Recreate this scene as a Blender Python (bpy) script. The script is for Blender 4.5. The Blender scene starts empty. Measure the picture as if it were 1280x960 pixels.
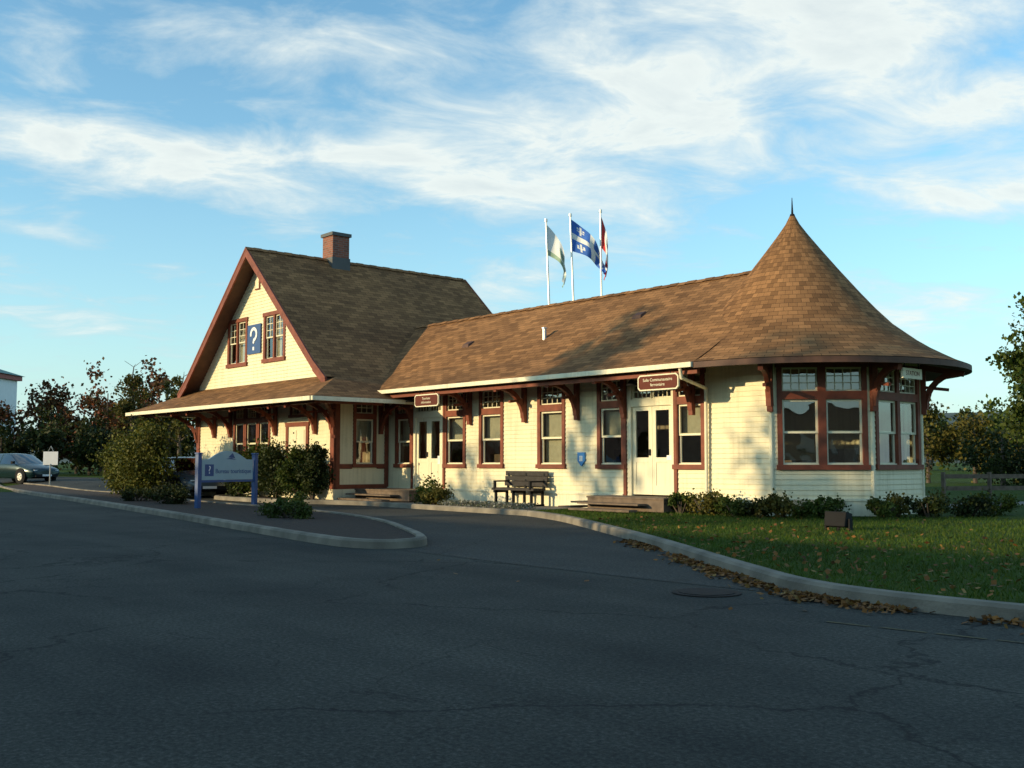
import bpy, bmesh, math, random
import numpy as np
from mathutils import Vector, Matrix
R = math.radians
rng = np.random.default_rng(7); random.seed(7)
scene = bpy.context.scene
COL = scene.collection
EYE = 1.25
CY, SY = 0.7518, 0.6593     # heading of the survey line (station at the origin)
def st(right, fwd):
    return (SY*right - CY*fwd, CY*right + SY*fwd)
def sstep(t):
    t = max(0., min(1., t)); return t*t*(3-2*t)
def gz(x, y):
    return 0.36*sstep((y-13.3)/4.0)*sstep((-x-40)/9.0)

# ------------------------------------------------------------------ materials
MATS = {}
def newmat(name):
    m = bpy.data.materials.new(name); m.use_nodes = True
    nt = m.node_tree; b = nt.nodes['Principled BSDF']
    MATS[name] = m
    return m, nt, b
def N(nt, t, **kw):
    n = nt.nodes.new(t)
    for k, v in kw.items():
        if k in n.inputs: n.inputs[k].default_value = v
        else: setattr(n, k, v)
    return n
def ramp(nt, fac, stops):
    r = nt.nodes.new('ShaderNodeValToRGB')
    e = r.color_ramp.elements
    while len(e) < len(stops): e.new(0.5)
    for el, (p, c) in zip(e, stops):
        el.position = p; el.color = (*c, 1) if len(c) == 3 else c
    nt.links.new(fac, r.inputs[0]); return r
def pm(name, c, rough=0.6, var=0.12, scale=3.0, bump=0.0, bscale=30, metal=0.0, spec=0.5):
    m, nt, b = newmat(name)
    tc = N(nt, 'ShaderNodeTexCoord')
    n = N(nt, 'ShaderNodeTexNoise', Scale=scale, Detail=6.0)
    nt.links.new(tc.outputs['Object'], n.inputs['Vector'])
    r = ramp(nt, n.outputs['Fac'], [(0.3, tuple(x*(1-var) for x in c)), (0.7, tuple(min(1, x*(1+var)) for x in c))])
    nt.links.new(r.outputs[0], b.inputs['Base Color'])
    b.inputs['Roughness'].default_value = rough
    b.inputs['Metallic'].default_value = metal
    b.inputs['Specular IOR Level'].default_value = spec
    if bump:
        n2 = N(nt, 'ShaderNodeTexNoise', Scale=bscale, Detail=5.0)
        nt.links.new(tc.outputs['Object'], n2.inputs['Vector'])
        bp = N(nt, 'ShaderNodeBump', Strength=bump, Distance=0.02)
        nt.links.new(n2.outputs['Fac'], bp.inputs['Height'])
        nt.links.new(bp.outputs[0], b.inputs['Normal'])
    return m
def leafmat(name, cols, rough=0.6, trans=0.25):
    m, nt, b = newmat(name)
    g = N(nt, 'ShaderNodeNewGeometry')
    st_ = [(i/(len(cols)-1) if len(cols) > 1 else 0, c) for i, c in enumerate(cols)]
    r = ramp(nt, g.outputs['Random Per Island'], st_)
    tc = N(nt, 'ShaderNodeTexCoord')
    n = N(nt, 'ShaderNodeTexNoise', Scale=0.7, Detail=3.0)
    nt.links.new(tc.outputs['Object'], n.inputs['Vector'])
    rr = ramp(nt, n.outputs['Fac'], [(0.3, (0.6,)*3), (0.7, (1.2,)*3)])
    mx = N(nt, 'ShaderNodeMix', data_type='RGBA', blend_type='MULTIPLY'); mx.inputs[0].default_value = 1
    nt.links.new(r.outputs[0], mx.inputs[6]); nt.links.new(rr.outputs[0], mx.inputs[7])
    nt.links.new(mx.outputs[2], b.inputs['Base Color'])
    b.inputs['Roughness'].default_value = rough
    b.inputs['Specular IOR Level'].default_value = 0.2
    tr = N(nt, 'ShaderNodeBsdfTranslucent'); nt.links.new(mx.outputs[2], tr.inputs['Color'])
    ms = N(nt, 'ShaderNodeMixShader'); ms.inputs[0].default_value = trans
    out = nt.nodes['Material Output']
    nt.links.new(b.outputs[0], ms.inputs[1]); nt.links.new(tr.outputs[0], ms.inputs[2])
    nt.links.new(ms.outputs[0], out.inputs['Surface'])
    return m

def paint(name, c, dirt):
    m, nt, b = newmat(name)
    tc = N(nt, 'ShaderNodeTexCoord')
    n = N(nt, 'ShaderNodeTexNoise', Scale=1.3, Detail=8.0, Roughness=0.65)
    nt.links.new(tc.outputs['Object'], n.inputs['Vector'])
    mp = N(nt, 'ShaderNodeMapping'); mp.inputs['Scale'].default_value = (14, 14, 0.8)
    nt.links.new(tc.outputs['Object'], mp.inputs['Vector'])
    n2 = N(nt, 'ShaderNodeTexNoise', Scale=1.0, Detail=4.0)
    nt.links.new(mp.outputs[0], n2.inputs['Vector'])
    a = N(nt, 'ShaderNodeMath', operation='ADD'); nt.links.new(n.outputs['Fac'], a.inputs[0]); nt.links.new(n2.outputs['Fac'], a.inputs[1])
    h = N(nt, 'ShaderNodeMath', operation='MULTIPLY'); nt.links.new(a.outputs[0], h.inputs[0]); h.inputs[1].default_value = 0.5
    r = ramp(nt, h.outputs[0], [(0.32, dirt), (0.5, c), (0.7, tuple(min(1, x*1.05) for x in c))])
    nt.links.new(r.outputs[0], b.inputs['Base Color'])
    b.inputs['Roughness'].default_value = 0.6
    return m
CREAM = paint('cream_paint', (0.75, 0.67, 0.455), (0.60, 0.53, 0.34))
TRIMC = paint('cream_trim', (0.75, 0.69, 0.50), (0.60, 0.54, 0.38))
BROWN = pm('red_brown_paint', (0.19, 0.052, 0.028), 0.6, 0.25, 5, spec=.3)
SOFFIT = pm('soffit_boards', (0.09, 0.04, 0.024), 0.7, 0.25, 4)
SIGNB = pm('dark_red_sign_paint', (0.11, 0.026, 0.016), 0.7, 0.15, 5, spec=.2)
def shingles():
    m, nt, b = newmat('roof_shingles')
    uv = N(nt, 'ShaderNodeUVMap')
    br = N(nt, 'ShaderNodeTexBrick', Scale=1.0)
    br.offset = 0.5; br.inputs['Brick Width'].default_value = 0.32; br.inputs['Row Height'].default_value = 0.145
    br.inputs['Mortar Size'].default_value = 0.006; br.inputs['Bias'].default_value = 0.0
    br.inputs['Color1'].default_value = (0.32, 0.170, 0.080, 1); br.inputs['Color2'].default_value = (0.165, 0.088, 0.044, 1)
    br.inputs['Mortar'].default_value = (0.05, 0.032, 0.02, 1)
    nt.links.new(uv.outputs[0], br.inputs['Vector'])
    n = N(nt, 'ShaderNodeTexNoise', Scale=0.55, Detail=7.0, Roughness=0.6)
    nt.links.new(uv.outputs[0], n.inputs['Vector'])
    r = ramp(nt, n.outputs['Fac'], [(0.3, (0.74, 0.72, 0.72)), (0.7, (1.25, 1.2, 1.1))])
    mx = N(nt, 'ShaderNodeMix', data_type='RGBA', blend_type='MULTIPLY'); mx.inputs[0].default_value = 1
    nt.links.new(br.outputs['Color'], mx.inputs[6]); nt.links.new(r.outputs[0], mx.inputs[7])
    nt.links.new(mx.outputs[2], b.inputs['Base Color'])
    b.inputs['Roughness'].default_value = 0.95; b.inputs['Specular IOR Level'].default_value = 0.08
    n3 = N(nt, 'ShaderNodeTexNoise', Scale=25.0, Detail=3.0); nt.links.new(uv.outputs[0], n3.inputs['Vector'])
    sx = N(nt, 'ShaderNodeSeparateXYZ'); nt.links.new(uv.outputs[0], sx.inputs[0])
    dv = N(nt, 'ShaderNodeMath', operation='DIVIDE'); nt.links.new(sx.outputs[1], dv.inputs[0]); dv.inputs[1].default_value = 0.145
    fr = N(nt, 'ShaderNodeMath', operation='FRACT'); nt.links.new(dv.outputs[0], fr.inputs[0])
    ad = N(nt, 'ShaderNodeMath', operation='MULTIPLY_ADD'); nt.links.new(fr.outputs[0], ad.inputs[0]); ad.inputs[1].default_value = -0.7
    nt.links.new(n3.outputs['Fac'], ad.inputs[2])
    bp = N(nt, 'ShaderNodeBump', Strength=0.6, Distance=0.02); nt.links.new(ad.outputs[0], bp.inputs['Height'])
    nt.links.new(bp.outputs[0], b.inputs['Normal'])
    return m
SHING = shingles()
def brickmat():
    m, nt, b = newmat('chimney_brick')
    tc = N(nt, 'ShaderNodeTexCoord')
    sx = N(nt, 'ShaderNodeSeparateXYZ'); nt.links.new(tc.outputs['Object'], sx.inputs[0])
    ad = N(nt, 'ShaderNodeMath', operation='ADD'); nt.links.new(sx.outputs[0], ad.inputs[0]); nt.links.new(sx.outputs[1], ad.inputs[1])
    cx = N(nt, 'ShaderNodeCombineXYZ'); nt.links.new(ad.outputs[0], cx.inputs[0]); nt.links.new(sx.outputs[2], cx.inputs[1])
    br = N(nt, 'ShaderNodeTexBrick', Scale=1.0)
    br.inputs['Brick Width'].default_value = 0.22; br.inputs['Row Height'].default_value = 0.08; br.inputs['Mortar Size'].default_value = 0.008
    br.inputs['Color1'].default_value = (0.28, 0.09, 0.05, 1); br.inputs['Color2'].default_value = (0.16, 0.06, 0.04, 1); br.inputs['Mortar'].default_value = (0.2, 0.18, 0.16, 1)
    nt.links.new(cx.outputs[0], br.inputs['Vector']); nt.links.new(br.outputs['Color'], b.inputs['Base Color'])
    b.inputs['Roughness'].default_value = 0.9
    return m
BRICK = brickmat()
def glassmat(name, tint, lo, hi):
    m, nt, b = newmat(name)
    out = nt.nodes['Material Output']
    tr = N(nt, 'ShaderNodeBsdfTransparent'); tr.inputs[0].default_value = (*tint, 1)
    gl = N(nt, 'ShaderNodeBsdfGlossy'); gl.inputs['Roughness'].default_value = 0.015; gl.inputs[0].default_value = (0.9, 0.93, 0.95, 1)
    tc = N(nt, 'ShaderNodeTexCoord'); n = N(nt, 'ShaderNodeTexNoise', Scale=2.0, Detail=1.0); nt.links.new(tc.outputs['Object'], n.inputs['Vector'])
    bp = N(nt, 'ShaderNodeBump', Strength=0.14, Distance=0.05); nt.links.new(n.outputs['Fac'], bp.inputs['Height']); nt.links.new(bp.outputs[0], gl.inputs['Normal'])
    lw = N(nt, 'ShaderNodeLayerWeight', Blend=0.25)
    mr = N(nt, 'ShaderNodeMapRange'); mr.inputs['To Min'].default_value = lo; mr.inputs['To Max'].default_value = hi
    nt.links.new(lw.outputs['Fresnel'], mr.inputs['Value'])
    ms = N(nt, 'ShaderNodeMixShader'); nt.links.new(mr.outputs[0], ms.inputs[0])
    nt.links.new(tr.outputs[0], ms.inputs[1]); nt.links.new(gl.outputs[0], ms.inputs[2]); nt.links.new(ms.outputs[0], out.inputs['Surface'])
    return m
GLASS = glassmat('window_glass', (0.8, 0.84, 0.8), 0.17, 0.85)
CARGLASS = glassmat('car_glass', (0.12, 0.14, 0.14), 0.15, 0.9)
INTER = pm('interior_plaster', (0.42, 0.33, 0.22), 0.8)
CURTAIN = pm('curtain_cloth', (0.50, 0.45, 0.34), 0.9, 0.1, 8)
CONC = pm('kerb_concrete', (0.20, 0.175, 0.135), 0.9, 0.4, 2.0, 0.5, 40)
WALK = pm('walk_concrete', (0.18, 0.165, 0.14), 0.9, 0.2, 1.0, 0.3, 40)
SOIL = pm('soil_mulch', (0.032, 0.018, 0.011), 0.95, 0.5, 9, 1.0, 25)
WOOD = pm('weathered_wood', (0.14, 0.10, 0.07), 0.85, 0.3, 6)
DWOOD = pm('dark_bench_wood', (0.035, 0.03, 0.028), 0.7, 0.3, 6, spec=.3)
METAL = pm('pole_metal', (0.55, 0.55, 0.53), 0.35, 0.05, 3, metal=0.6)
BLACK = pm('black_metal', (0.012, 0.012, 0.013), 0.8, spec=.2)
BLUE = pm('blue_paint', (0.015, 0.065, 0.20), 0.5, 0.1)
PALEBLUE = pm('sign_panel_paint', (0.25, 0.37, 0.43), 0.5, 0.05)
WHITE = pm('white_paint', (0.75, 0.76, 0.76), 0.5, 0.04)
REDP = pm('red_flag_cloth', (0.5, 0.03, 0.03), 0.8, 0.1)
BLUEF = pm('blue_flag_cloth', (0.03, 0.12, 0.45), 0.8, 0.1)
WHITEF = pm('white_flag_cloth', (0.65, 0.67, 0.67), 0.8, 0.05)
GREENF = pm('pale_green_flag_cloth', (0.26, 0.37, 0.27), 0.8, 0.2, 4)
YEL = pm('yellow_road_paint', (0.085, 0.068, 0.027), 0.9, 0.6, 12)
BARK = pm('tree_bark', (0.08, 0.06, 0.045), 0.9, 0.3, 6, 0.6, 20)

def asphalt(name, lo, hi, cracks):
    m, nt, b = newmat(name)
    tc = N(nt, 'ShaderNodeTexCoord'); O = tc.outputs['Object']
    n1 = N(nt, 'ShaderNodeTexNoise', Scale=0.4, Detail=10.0, Roughness=0.68); nt.links.new(O, n1.inputs['Vector'])
    mpx = N(nt, 'ShaderNodeMapping'); mpx.inputs['Scale'].default_value = (.06, 1.1, 1); mpx.inputs['Rotation'].default_value = (0, 0, R(-3)); nt.links.new(O, mpx.inputs[0])
    nl = N(nt, 'ShaderNodeTexNoise', Scale=1.0, Detail=4.0); nt.links.new(mpx.outputs[0], nl.inputs['Vector'])
    av = N(nt, 'ShaderNodeMath', operation='MULTIPLY_ADD'); nt.links.new(nl.outputs['Fac'], av.inputs[0]); av.inputs[1].default_value = .35
    s6 = N(nt, 'ShaderNodeMath', operation='MULTIPLY'); nt.links.new(n1.outputs['Fac'], s6.inputs[0]); s6.inputs[1].default_value = .65; nt.links.new(s6.outputs[0], av.inputs[2])
    n2 = N(nt, 'ShaderNodeTexNoise', Scale=32.0, Detail=5.0, Roughness=0.85); nt.links.new(O, n2.inputs['Vector'])
    r1 = ramp(nt, av.outputs[0], [(0.38, lo), (0.62, hi)])
    r2 = ramp(nt, n2.outputs['Fac'], [(0.36, (0.4,)*3), (0.51, (1.0,)*3), (0.68, (2.4,)*3)])
    mx = N(nt, 'ShaderNodeMix', data_type='RGBA', blend_type='MULTIPLY'); mx.inputs[0].default_value = 1
    nt.links.new(r1.outputs[0], mx.inputs[6]); nt.links.new(r2.outputs[0], mx.inputs[7])
    last = mx.outputs[2]
    for sc, th, dis, amt, lo_ in cracks:
        nd = N(nt, 'ShaderNodeTexNoise', Scale=0.9, Detail=6.0, Roughness=0.65); nt.links.new(O, nd.inputs['Vector'])
        sub = N(nt, 'ShaderNodeVectorMath', operation='SCALE'); nt.links.new(nd.outputs['Color'], sub.inputs[0]); sub.inputs['Scale'].default_value = dis
        ad = N(nt, 'ShaderNodeVectorMath', operation='ADD'); nt.links.new(O, ad.inputs[0]); nt.links.new(sub.outputs[0], ad.inputs[1])
        vo = N(nt, 'ShaderNodeTexVoronoi', feature='DISTANCE_TO_EDGE', Scale=sc); nt.links.new(ad.outputs[0], vo.inputs['Vector'])
        nm = N(nt, 'ShaderNodeTexNoise', Scale=0.45, Detail=2.0); nt.links.new(O, nm.inputs['Vector'])
        rm = ramp(nt, nm.outputs['Fac'], [(lo_, (0,)*3), (lo_+.12, (amt,)*3)])
        rc = ramp(nt, vo.outputs['Distance'], [(0.0, (1,)*3), (th, (0,)*3)])
        mm = N(nt, 'ShaderNodeMath', operation='MULTIPLY'); nt.links.new(rm.outputs[0], mm.inputs[0]); nt.links.new(rc.outputs[0], mm.inputs[1])
        mk = N(nt, 'ShaderNodeMix', data_type='RGBA'); nt.links.new(mm.outputs[0], mk.inputs[0]); nt.links.new(last, mk.inputs[6]); mk.inputs[7].default_value = (0.008, 0.008, 0.008, 1)
        last = mk.outputs[2]
    nt.links.new(last, b.inputs['Base Color'])
    b.inputs['Roughness'].default_value = 0.88; b.inputs['Specular IOR Level'].default_value = 0.2
    bp = N(nt, 'ShaderNodeBump', Strength=0.5, Distance=0.012); nt.links.new(n2.outputs['Fac'], bp.inputs['Height']); nt.links.new(bp.outputs[0], b.inputs['Normal'])
    return m
ASPH = asphalt('street_asphalt', (0.026, 0.028, 0.025), (0.060, 0.060, 0.050), [(0.26, 0.009, 1.2, .9, .36), (0.8, 0.009, 0.9, .7, .46)])
ASPH2 = asphalt('driveway_asphalt', (0.044, 0.044, 0.039), (0.066, 0.064, 0.055), [(0.2, 0.005, 1.0, .6, .42)])
def grassmat():
    m, nt, b = newmat('grass_ground')
    tc = N(nt, 'ShaderNodeTexCoord'); O = tc.outputs['Object']
    n1 = N(nt, 'ShaderNodeTexNoise', Scale=0.5, Detail=8.0, Roughness=0.7); nt.links.new(O, n1.inputs['Vector'])
    r1 = ramp(nt, n1.outputs['Fac'], [(0.3, (0.030, 0.058, 0.007)), (0.55, (0.048, 0.082, 0.01)), (0.75, (0.08, 0.092, 0.018))])
    nt.links.new(r1.outputs[0], b.inputs['Base Color']); b.inputs['Roughness'].default_value = 0.9; b.inputs['Specular IOR Level'].default_value = 0.1
    n2 = N(nt, 'ShaderNodeTexNoise', Scale=30.0, Detail=4.0); nt.links.new(O, n2.inputs['Vector'])
    bp = N(nt, 'ShaderNodeBump', Strength=1.0, Distance=0.05); nt.links.new(n2.outputs['Fac'], bp.inputs['Height']); nt.links.new(bp.outputs[0], b.inputs['Normal'])
    return m
GRASS = grassmat()
BLADE = leafmat('grass_blades', [(0.030, 0.068, 0.005), (0.055, 0.105, 0.009), (0.095, 0.115, 0.018)], 0.6, 0.25)
FALL = leafmat('fallen_leaves', [(0.16, 0.07, 0.02), (0.30, 0.13, 0.03), (0.09, 0.042, 0.02), (0.30, 0.18, 0.05)], 0.7, 0.1)
GREEN = leafmat('leaves_green', [(0.03, 0.05, 0.008), (0.055, 0.085, 0.012), (0.09, 0.11, 0.02)])
SUNLIT = leafmat('leaves_sunlit_green', [(0.05, 0.06, 0.010), (0.11, 0.12, 0.018), (0.17, 0.16, 0.025)])  # sunlight on the left shrubs is put into these brighter leaf colours
DGREEN = leafmat('leaves_dark_green', [(0.015, 0.026, 0.006), (0.03, 0.045, 0.010), (0.05, 0.058, 0.012)])
OLIVE = leafmat('leaves_olive', [(0.05, 0.055, 0.012), (0.095, 0.09, 0.018), (0.14, 0.11, 0.02)])
AUTUMN = leafmat('leaves_autumn', [(0.045, 0.045, 0.014), (0.10, 0.055, 0.02), (0.20, 0.055, 0.022), (0.09, 0.065, 0.02)])
FLOWER = leafmat('ground_cover_leaves', [(0.06, 0.09, 0.03), (0.4, 0.4, 0.36), (0.07, 0.10, 0.03), (0.35, 0.32, 0.3)])

# ------------------------------------------------------------------ mesh helpers
def empty(name, loc=(0, 0, 0)):
    e = bpy.data.objects.new(name, None); e.location = loc; e.empty_display_size = 0.3
    COL.objects.link(e); return e
class Fr:
    def __init__(s, o, d, n): s.o, s.d, s.n = o, d, n
    def p(s, a, dd, z): return (s.o[0]+a*s.d[0]+dd*s.n[0], s.o[1]+a*s.d[1]+dd*s.n[1], z)
WF = Fr((0, 0), (1, 0), (0, 1))
class MB:
    def __init__(s): s.v, s.f, s.uv = [], [], []
    def poly(s, pts, uv=None):
        i = len(s.v); s.v += [tuple(p) for p in pts]; s.f.append(tuple(range(i, i+len(pts))))
        s.uv.append(uv if uv else [(p[0], p[2]) for p in pts])
    def hexa(s, b, t):
        i = len(s.v); s.v += [tuple(p) for p in b]+[tuple(p) for p in t]
        for f in ((3, 2, 1, 0), (4, 5, 6, 7), (0, 1, 5, 4), (1, 2, 6, 5), (2, 3, 7, 6), (3, 0, 4, 7)):
            s.f.append(tuple(i+k for k in f)); s.uv.append([(0, 0)]*4)
    def box(s, F, a0, a1, d0, d1, z0, z1):
        b = [F.p(a0, d0, z0), F.p(a1, d0, z0), F.p(a1, d1, z0), F.p(a0, d1, z0)]
        t = [F.p(a0, d0, z1), F.p(a1, d0, z1), F.p(a1, d1, z1), F.p(a0, d1, z1)]
        s.hexa(b, t)
    def bar(s, p, q, w, h=None):
        h = h or w; p = Vector(p); q = Vector(q); d = (q-p).normalized()
        up = Vector((0, 0, 1)) if abs(d.z) < 0.95 else Vector((1, 0, 0))
        x = d.cross(up).normalized()*w/2; y = d.cross(x).normalized()*h/2
        s.hexa([p-x-y, p+x-y, p+x+y, p-x+y], [q-x-y, q+x-y, q+x+y, q-x+y])
    def cyl(s, p, q, r0, r1=None, n=12):
        r1 = r0 if r1 is None else r1; p = Vector(p); q = Vector(q); d = (q-p).normalized()
        up = Vector((0, 0, 1)) if abs(d.z) < 0.95 else Vector((1, 0, 0))
        x = d.cross(up).normalized(); y = d.cross(x).normalized(); i = len(s.v)
        for c, r in ((p, r0), (q, r1)):
            for k in range(n):
                a = 2*math.pi*k/n; s.v.append(tuple(c+x*math.cos(a)*r+y*math.sin(a)*r))
        for k in range(n):
            s.f.append((i+k, i+(k+1) % n, i+n+(k+1) % n, i+n+k)); s.uv.append([(0, 0)]*4)
        s.f.append(tuple(i+k for k in range(n))); s.uv.append([(0, 0)]*n)
        s.f.append(tuple(i+n+k for k in range(n))); s.uv.append([(0, 0)]*n)
    def obj(s, name, mat, parent=None, smooth=False, uv=False, bevel=0):
        if not s.v: return None
        me = bpy.data.meshes.new(name); me.from_pydata(s.v, [], s.f)
        if uv:
            l = me.uv_layers.new(name='UVMap'); k = 0
            for u in s.uv:
                for c in u: l.data[k].uv = c; k += 1
        me.materials.append(mat)
        if smooth: me.polygons.foreach_set('use_smooth', [True]*len(me.polygons))
        o = bpy.data.objects.new(name, me); COL.objects.link(o)
        if parent: o.parent = parent; o.matrix_parent_inverse = Matrix.Translation(parent.location).inverted()
        if bevel:
            md = o.modifiers.new('bevel', 'BEVEL'); md.width = bevel; md.segments = 2; md.limit_method = 'ANGLE'
        return o
def quads(name, C, size, mat, parent=None, flat=0.0, aspect=1.0):
    n = len(C)
    a = rng.normal(size=(n, 3)); a[:, 2] *= (1-flat); a /= np.linalg.norm(a, axis=1)[:, None]
    b = rng.normal(size=(n, 3)); b[:, 2] *= (1-flat); b -= (a*b).sum(1)[:, None]*a; b /= np.linalg.norm(b, axis=1)[:, None]
    s = np.asarray(size).reshape(-1, 1) if np.ndim(size) else size
    a = a*s*0.5; b = b*s*0.5*aspect
    V = np.stack([C-a, C+b*0.8, C+a, C-b*0.8], 1).reshape(-1, 3)
    F = np.arange(n*4).reshape(-1, 4)
    me = bpy.data.meshes.new(name); me.from_pydata(V.tolist(), [], F.tolist()); me.materials.append(mat)
    o = bpy.data.objects.new(name, me); COL.objects.link(o)
    if parent: o.parent = parent; o.matrix_parent_inverse = Matrix.Translation(parent.location).inverted()
    return o
def catmull(P, n=8):
    out = []
    Q = [P[0]]+list(P)+[P[-1]]
    for i in range(1, len(Q)-2):
        p0, p1, p2, p3 = [np.array(q, float) for q in Q[i-1:i+3]]
        for k in range(n):
            t = k/n
            out.append(tuple(0.5*((2*p1)+(-p0+p2)*t+(2*p0-5*p1+4*p2-p3)*t*t+(-p0+3*p1-3*p2+p3)*t**3)))
    out.append(tuple(P[-1])); return out
def sheet(name, poly, z, mat, drape=False):
    bm = bmesh.new()
    vs = [bm.verts.new((x, y, z)) for x, y in poly]
    f = bm.faces.new(vs); bmesh.ops.triangulate(bm, faces=[f])
    if drape:
        for v in bm.verts: v.co.z = z+gz(v.co.x, v.co.y)
    bmesh.ops.recalc_face_normals(bm, faces=bm.faces)
    for f in bm.faces:
        if f.normal.z < 0: f.normal_flip()
    me = bpy.data.meshes.new(name); bm.to_mesh(me); bm.free(); me.materials.append(mat)
    o = bpy.data.objects.new(name, me); COL.objects.link(o); return o
def kerb(name, pts, w=0.16, h=0.13, mat=None, side=1):
    mb = MB(); P = [np.array(p, float) for p in pts]; L = []
    for i, p in enumerate(P):
        d = P[min(i+1, len(P)-1)]-P[max(i-1, 0)]; d /= np.linalg.norm(d)+1e-9
        L.append((p, np.array([-d[1], d[0]])*side))
    for i in range(len(L)-1):
        (p, n), (q, m) = L[i], L[i+1]
        za, zb = gz(*p), gz(*q)
        c = 0.03
        prof = [(0, -0.05), (0.015, h-c), (c+0.015, h), (w, h), (w, -0.05)]
        A = [(*(p+n*d), za+z) for d, z in prof]; B = [(*(q+m*d), zb+z) for d, z in prof]
        for k in range(4): mb.poly([A[k], B[k], B[k+1], A[k+1]])
    return mb.obj(name, mat or CONC)

# ------------------------------------------------------------------ GROUND
def grid_ground(name, x0, x1, y0, y1, step, z, mat):
    xs = np.arange(x0, x1+.01, step); ys = np.arange(y0, y1+.01, step)
    V = [(x, y, z+gz(x, y)) for y in ys for x in xs]; nx = len(xs)
    F = [(j*nx+i, j*nx+i+1, (j+1)*nx+i+1, (j+1)*nx+i) for j in range(len(ys)-1) for i in range(nx-1)]
    me = bpy.data.meshes.new(name); me.from_pydata(V, [], F); me.materials.append(mat)
    o = bpy.data.objects.new(name, me); COL.objects.link(o); return o
xs = np.concatenate([[-6000, -2500, -900, -400, -200], np.arange(-120, 81, 4), [150, 400, 900, 2500, 6000]])
ys = np.concatenate([[-6000, -2000, -600, -200, -100], np.arange(-60, 101, 4), [150, 250, 400, 900, 2500, 6000]])
V = [(x, y, gz(x, y)*1.0-0.03) for y in ys for x in xs]; nx = len(xs)
F = [(j*nx+i, j*nx+i+1, (j+1)*nx+i+1, (j+1)*nx+i) for j in range(len(ys)-1) for i in range(nx-1)]
me = bpy.data.meshes.new('ground'); me.from_pydata(V, [], F); me.materials.append(GRASS)
COL.objects.link(bpy.data.objects.new('ground', me))
grid_ground('street', -100, 70, -12, 22, 1.0, 0.0, ASPH)

curbR = [(-18.2, 16.4), (-16.0, 15.4), (-12.6, 13.3), (-10.16, 11.7), (-8.18, 10.3), (-6.94, 9.44), (-5.87, 8.75), (-4.9, 8.45), (-3.57, 8.42), (0, 8.6), (8, 8.8), (40, 9.5), (69, 10)]
cR = catmull(curbR, 8)
kerb('kerb', cR, w=0.17, side=1)
lawn_poly = [(x, y+0.15) for x, y in cR]+[(69, 60), (-24, 60), (-24, 25), (-18.8, 20), (-18.8, 16.6)]
sheet('lawn', lawn_poly, 0.095, GRASS)
curbF = [(-18.2, 16.4), (-21.8, 16.55), (-25.5, 16.75), (-27.2, 16.4), (-28.3, 15.75), (-31, 15.6), (-33.2, 15.75), (-34.0, 16.3), (-34.2, 17.1)]
cF = catmull(curbF, 6)
kerb('kerb', cF, w=0.15, side=-1)
sheet('walkway', [(x, y+0.1) for x, y in cF[:24]]+[(-28.4, 17.1), (-28.4, 19.4), (-18.8, 19.4), (-18.8, 16.6)], 0.091, WALK)
sheet('planting_bed', [(x+0.05, y+0.1) for x, y in cF[21:]]+[(-34.1, 18), (-28.3, 17.6), (-27.6, 16.8)], 0.1, SOIL, True)
isl = [(-51.8, 14.0), (-42, 12.5), (-33.6, 11.4), (-23.9, 9.96), (-17.8, 8.96), (-14.1, 8.4), (-12.9, 8.45), (-12.55, 8.9), (-12.9, 9.6), (-14.9, 10.7), (-17.8, 12.0), (-22.0, 13.0), (-29.9, 13.6), (-33, 14.4), (-35.6, 15.3), (-38.5, 15.3), (-43, 14.9), (-51.8, 15.2)]
cI = catmull(isl, 8)
kerb('island_kerb', cI, w=0.17, side=1)
isb = []
for i, p in enumerate(cI):
    a_ = np.array(cI[max(i-1, 0)]); b_ = np.array(cI[min(i+1, len(cI)-1)]); d_ = b_-a_; d_ /= np.linalg.norm(d_); isb.append((p[0]-d_[1]*.13, p[1]+d_[0]*.13))
sheet('island_bed', isb, 0.10, SOIL, True)
kerb('kerb', catmull([(-99, 24), (-75, 18.5), (-60, 15.6), (-51.8, 14.0)], 8), w=0.17, side=1)
sheet('driveway', [(-12.5, 9.2), (-12.2, 8.7), (-10, 8.55), (-7.5, 8.5), (-5.9, 8.55)]+list(reversed([(x, y-0.02) for x, y in cR[:48]]))+[(x, y-0.02) for x, y in cF[1:14]]+[(-27, 13.45), (-22, 13.05), (-17.8, 12.05), (-14.9, 10.75), (-12.95, 9.65)], 0.004, ASPH2)
ml = MB()
for k in range(4):
    x0 = -4.6+k*0.42; ml.poly([(x0, 7.30+.05*k, .005), (x0+.36, 7.335+.05*k, .005), (x0+.36, 7.375+.05*k, .005), (x0, 7.34+.05*k, .005)])
ml.obj('road_marking', YEL)
mh = MB(); mh.cyl((-6.35, 8.05, 0.0), (-6.35, 8.05, 0.012), 0.33, n=28); mh.cyl((-6.35, 8.05, 0.012), (-6.35, 8.05, 0.018), 0.27, n=28)
mh.obj('manhole_cover', pm('cast_iron', (0.025, 0.02, 0.017), 0.8, 0.3, 10, spec=.2))
path = [st(8.6, 25.2), st(11.3, 26.4), st(13.5, 28.3), st(20, 31), st(20, 32.4), st(13.6, 30.4), st(11.6, 28.6), st(9.2, 27.0)]
sheet('path', path, 0.099, WALK)

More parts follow.
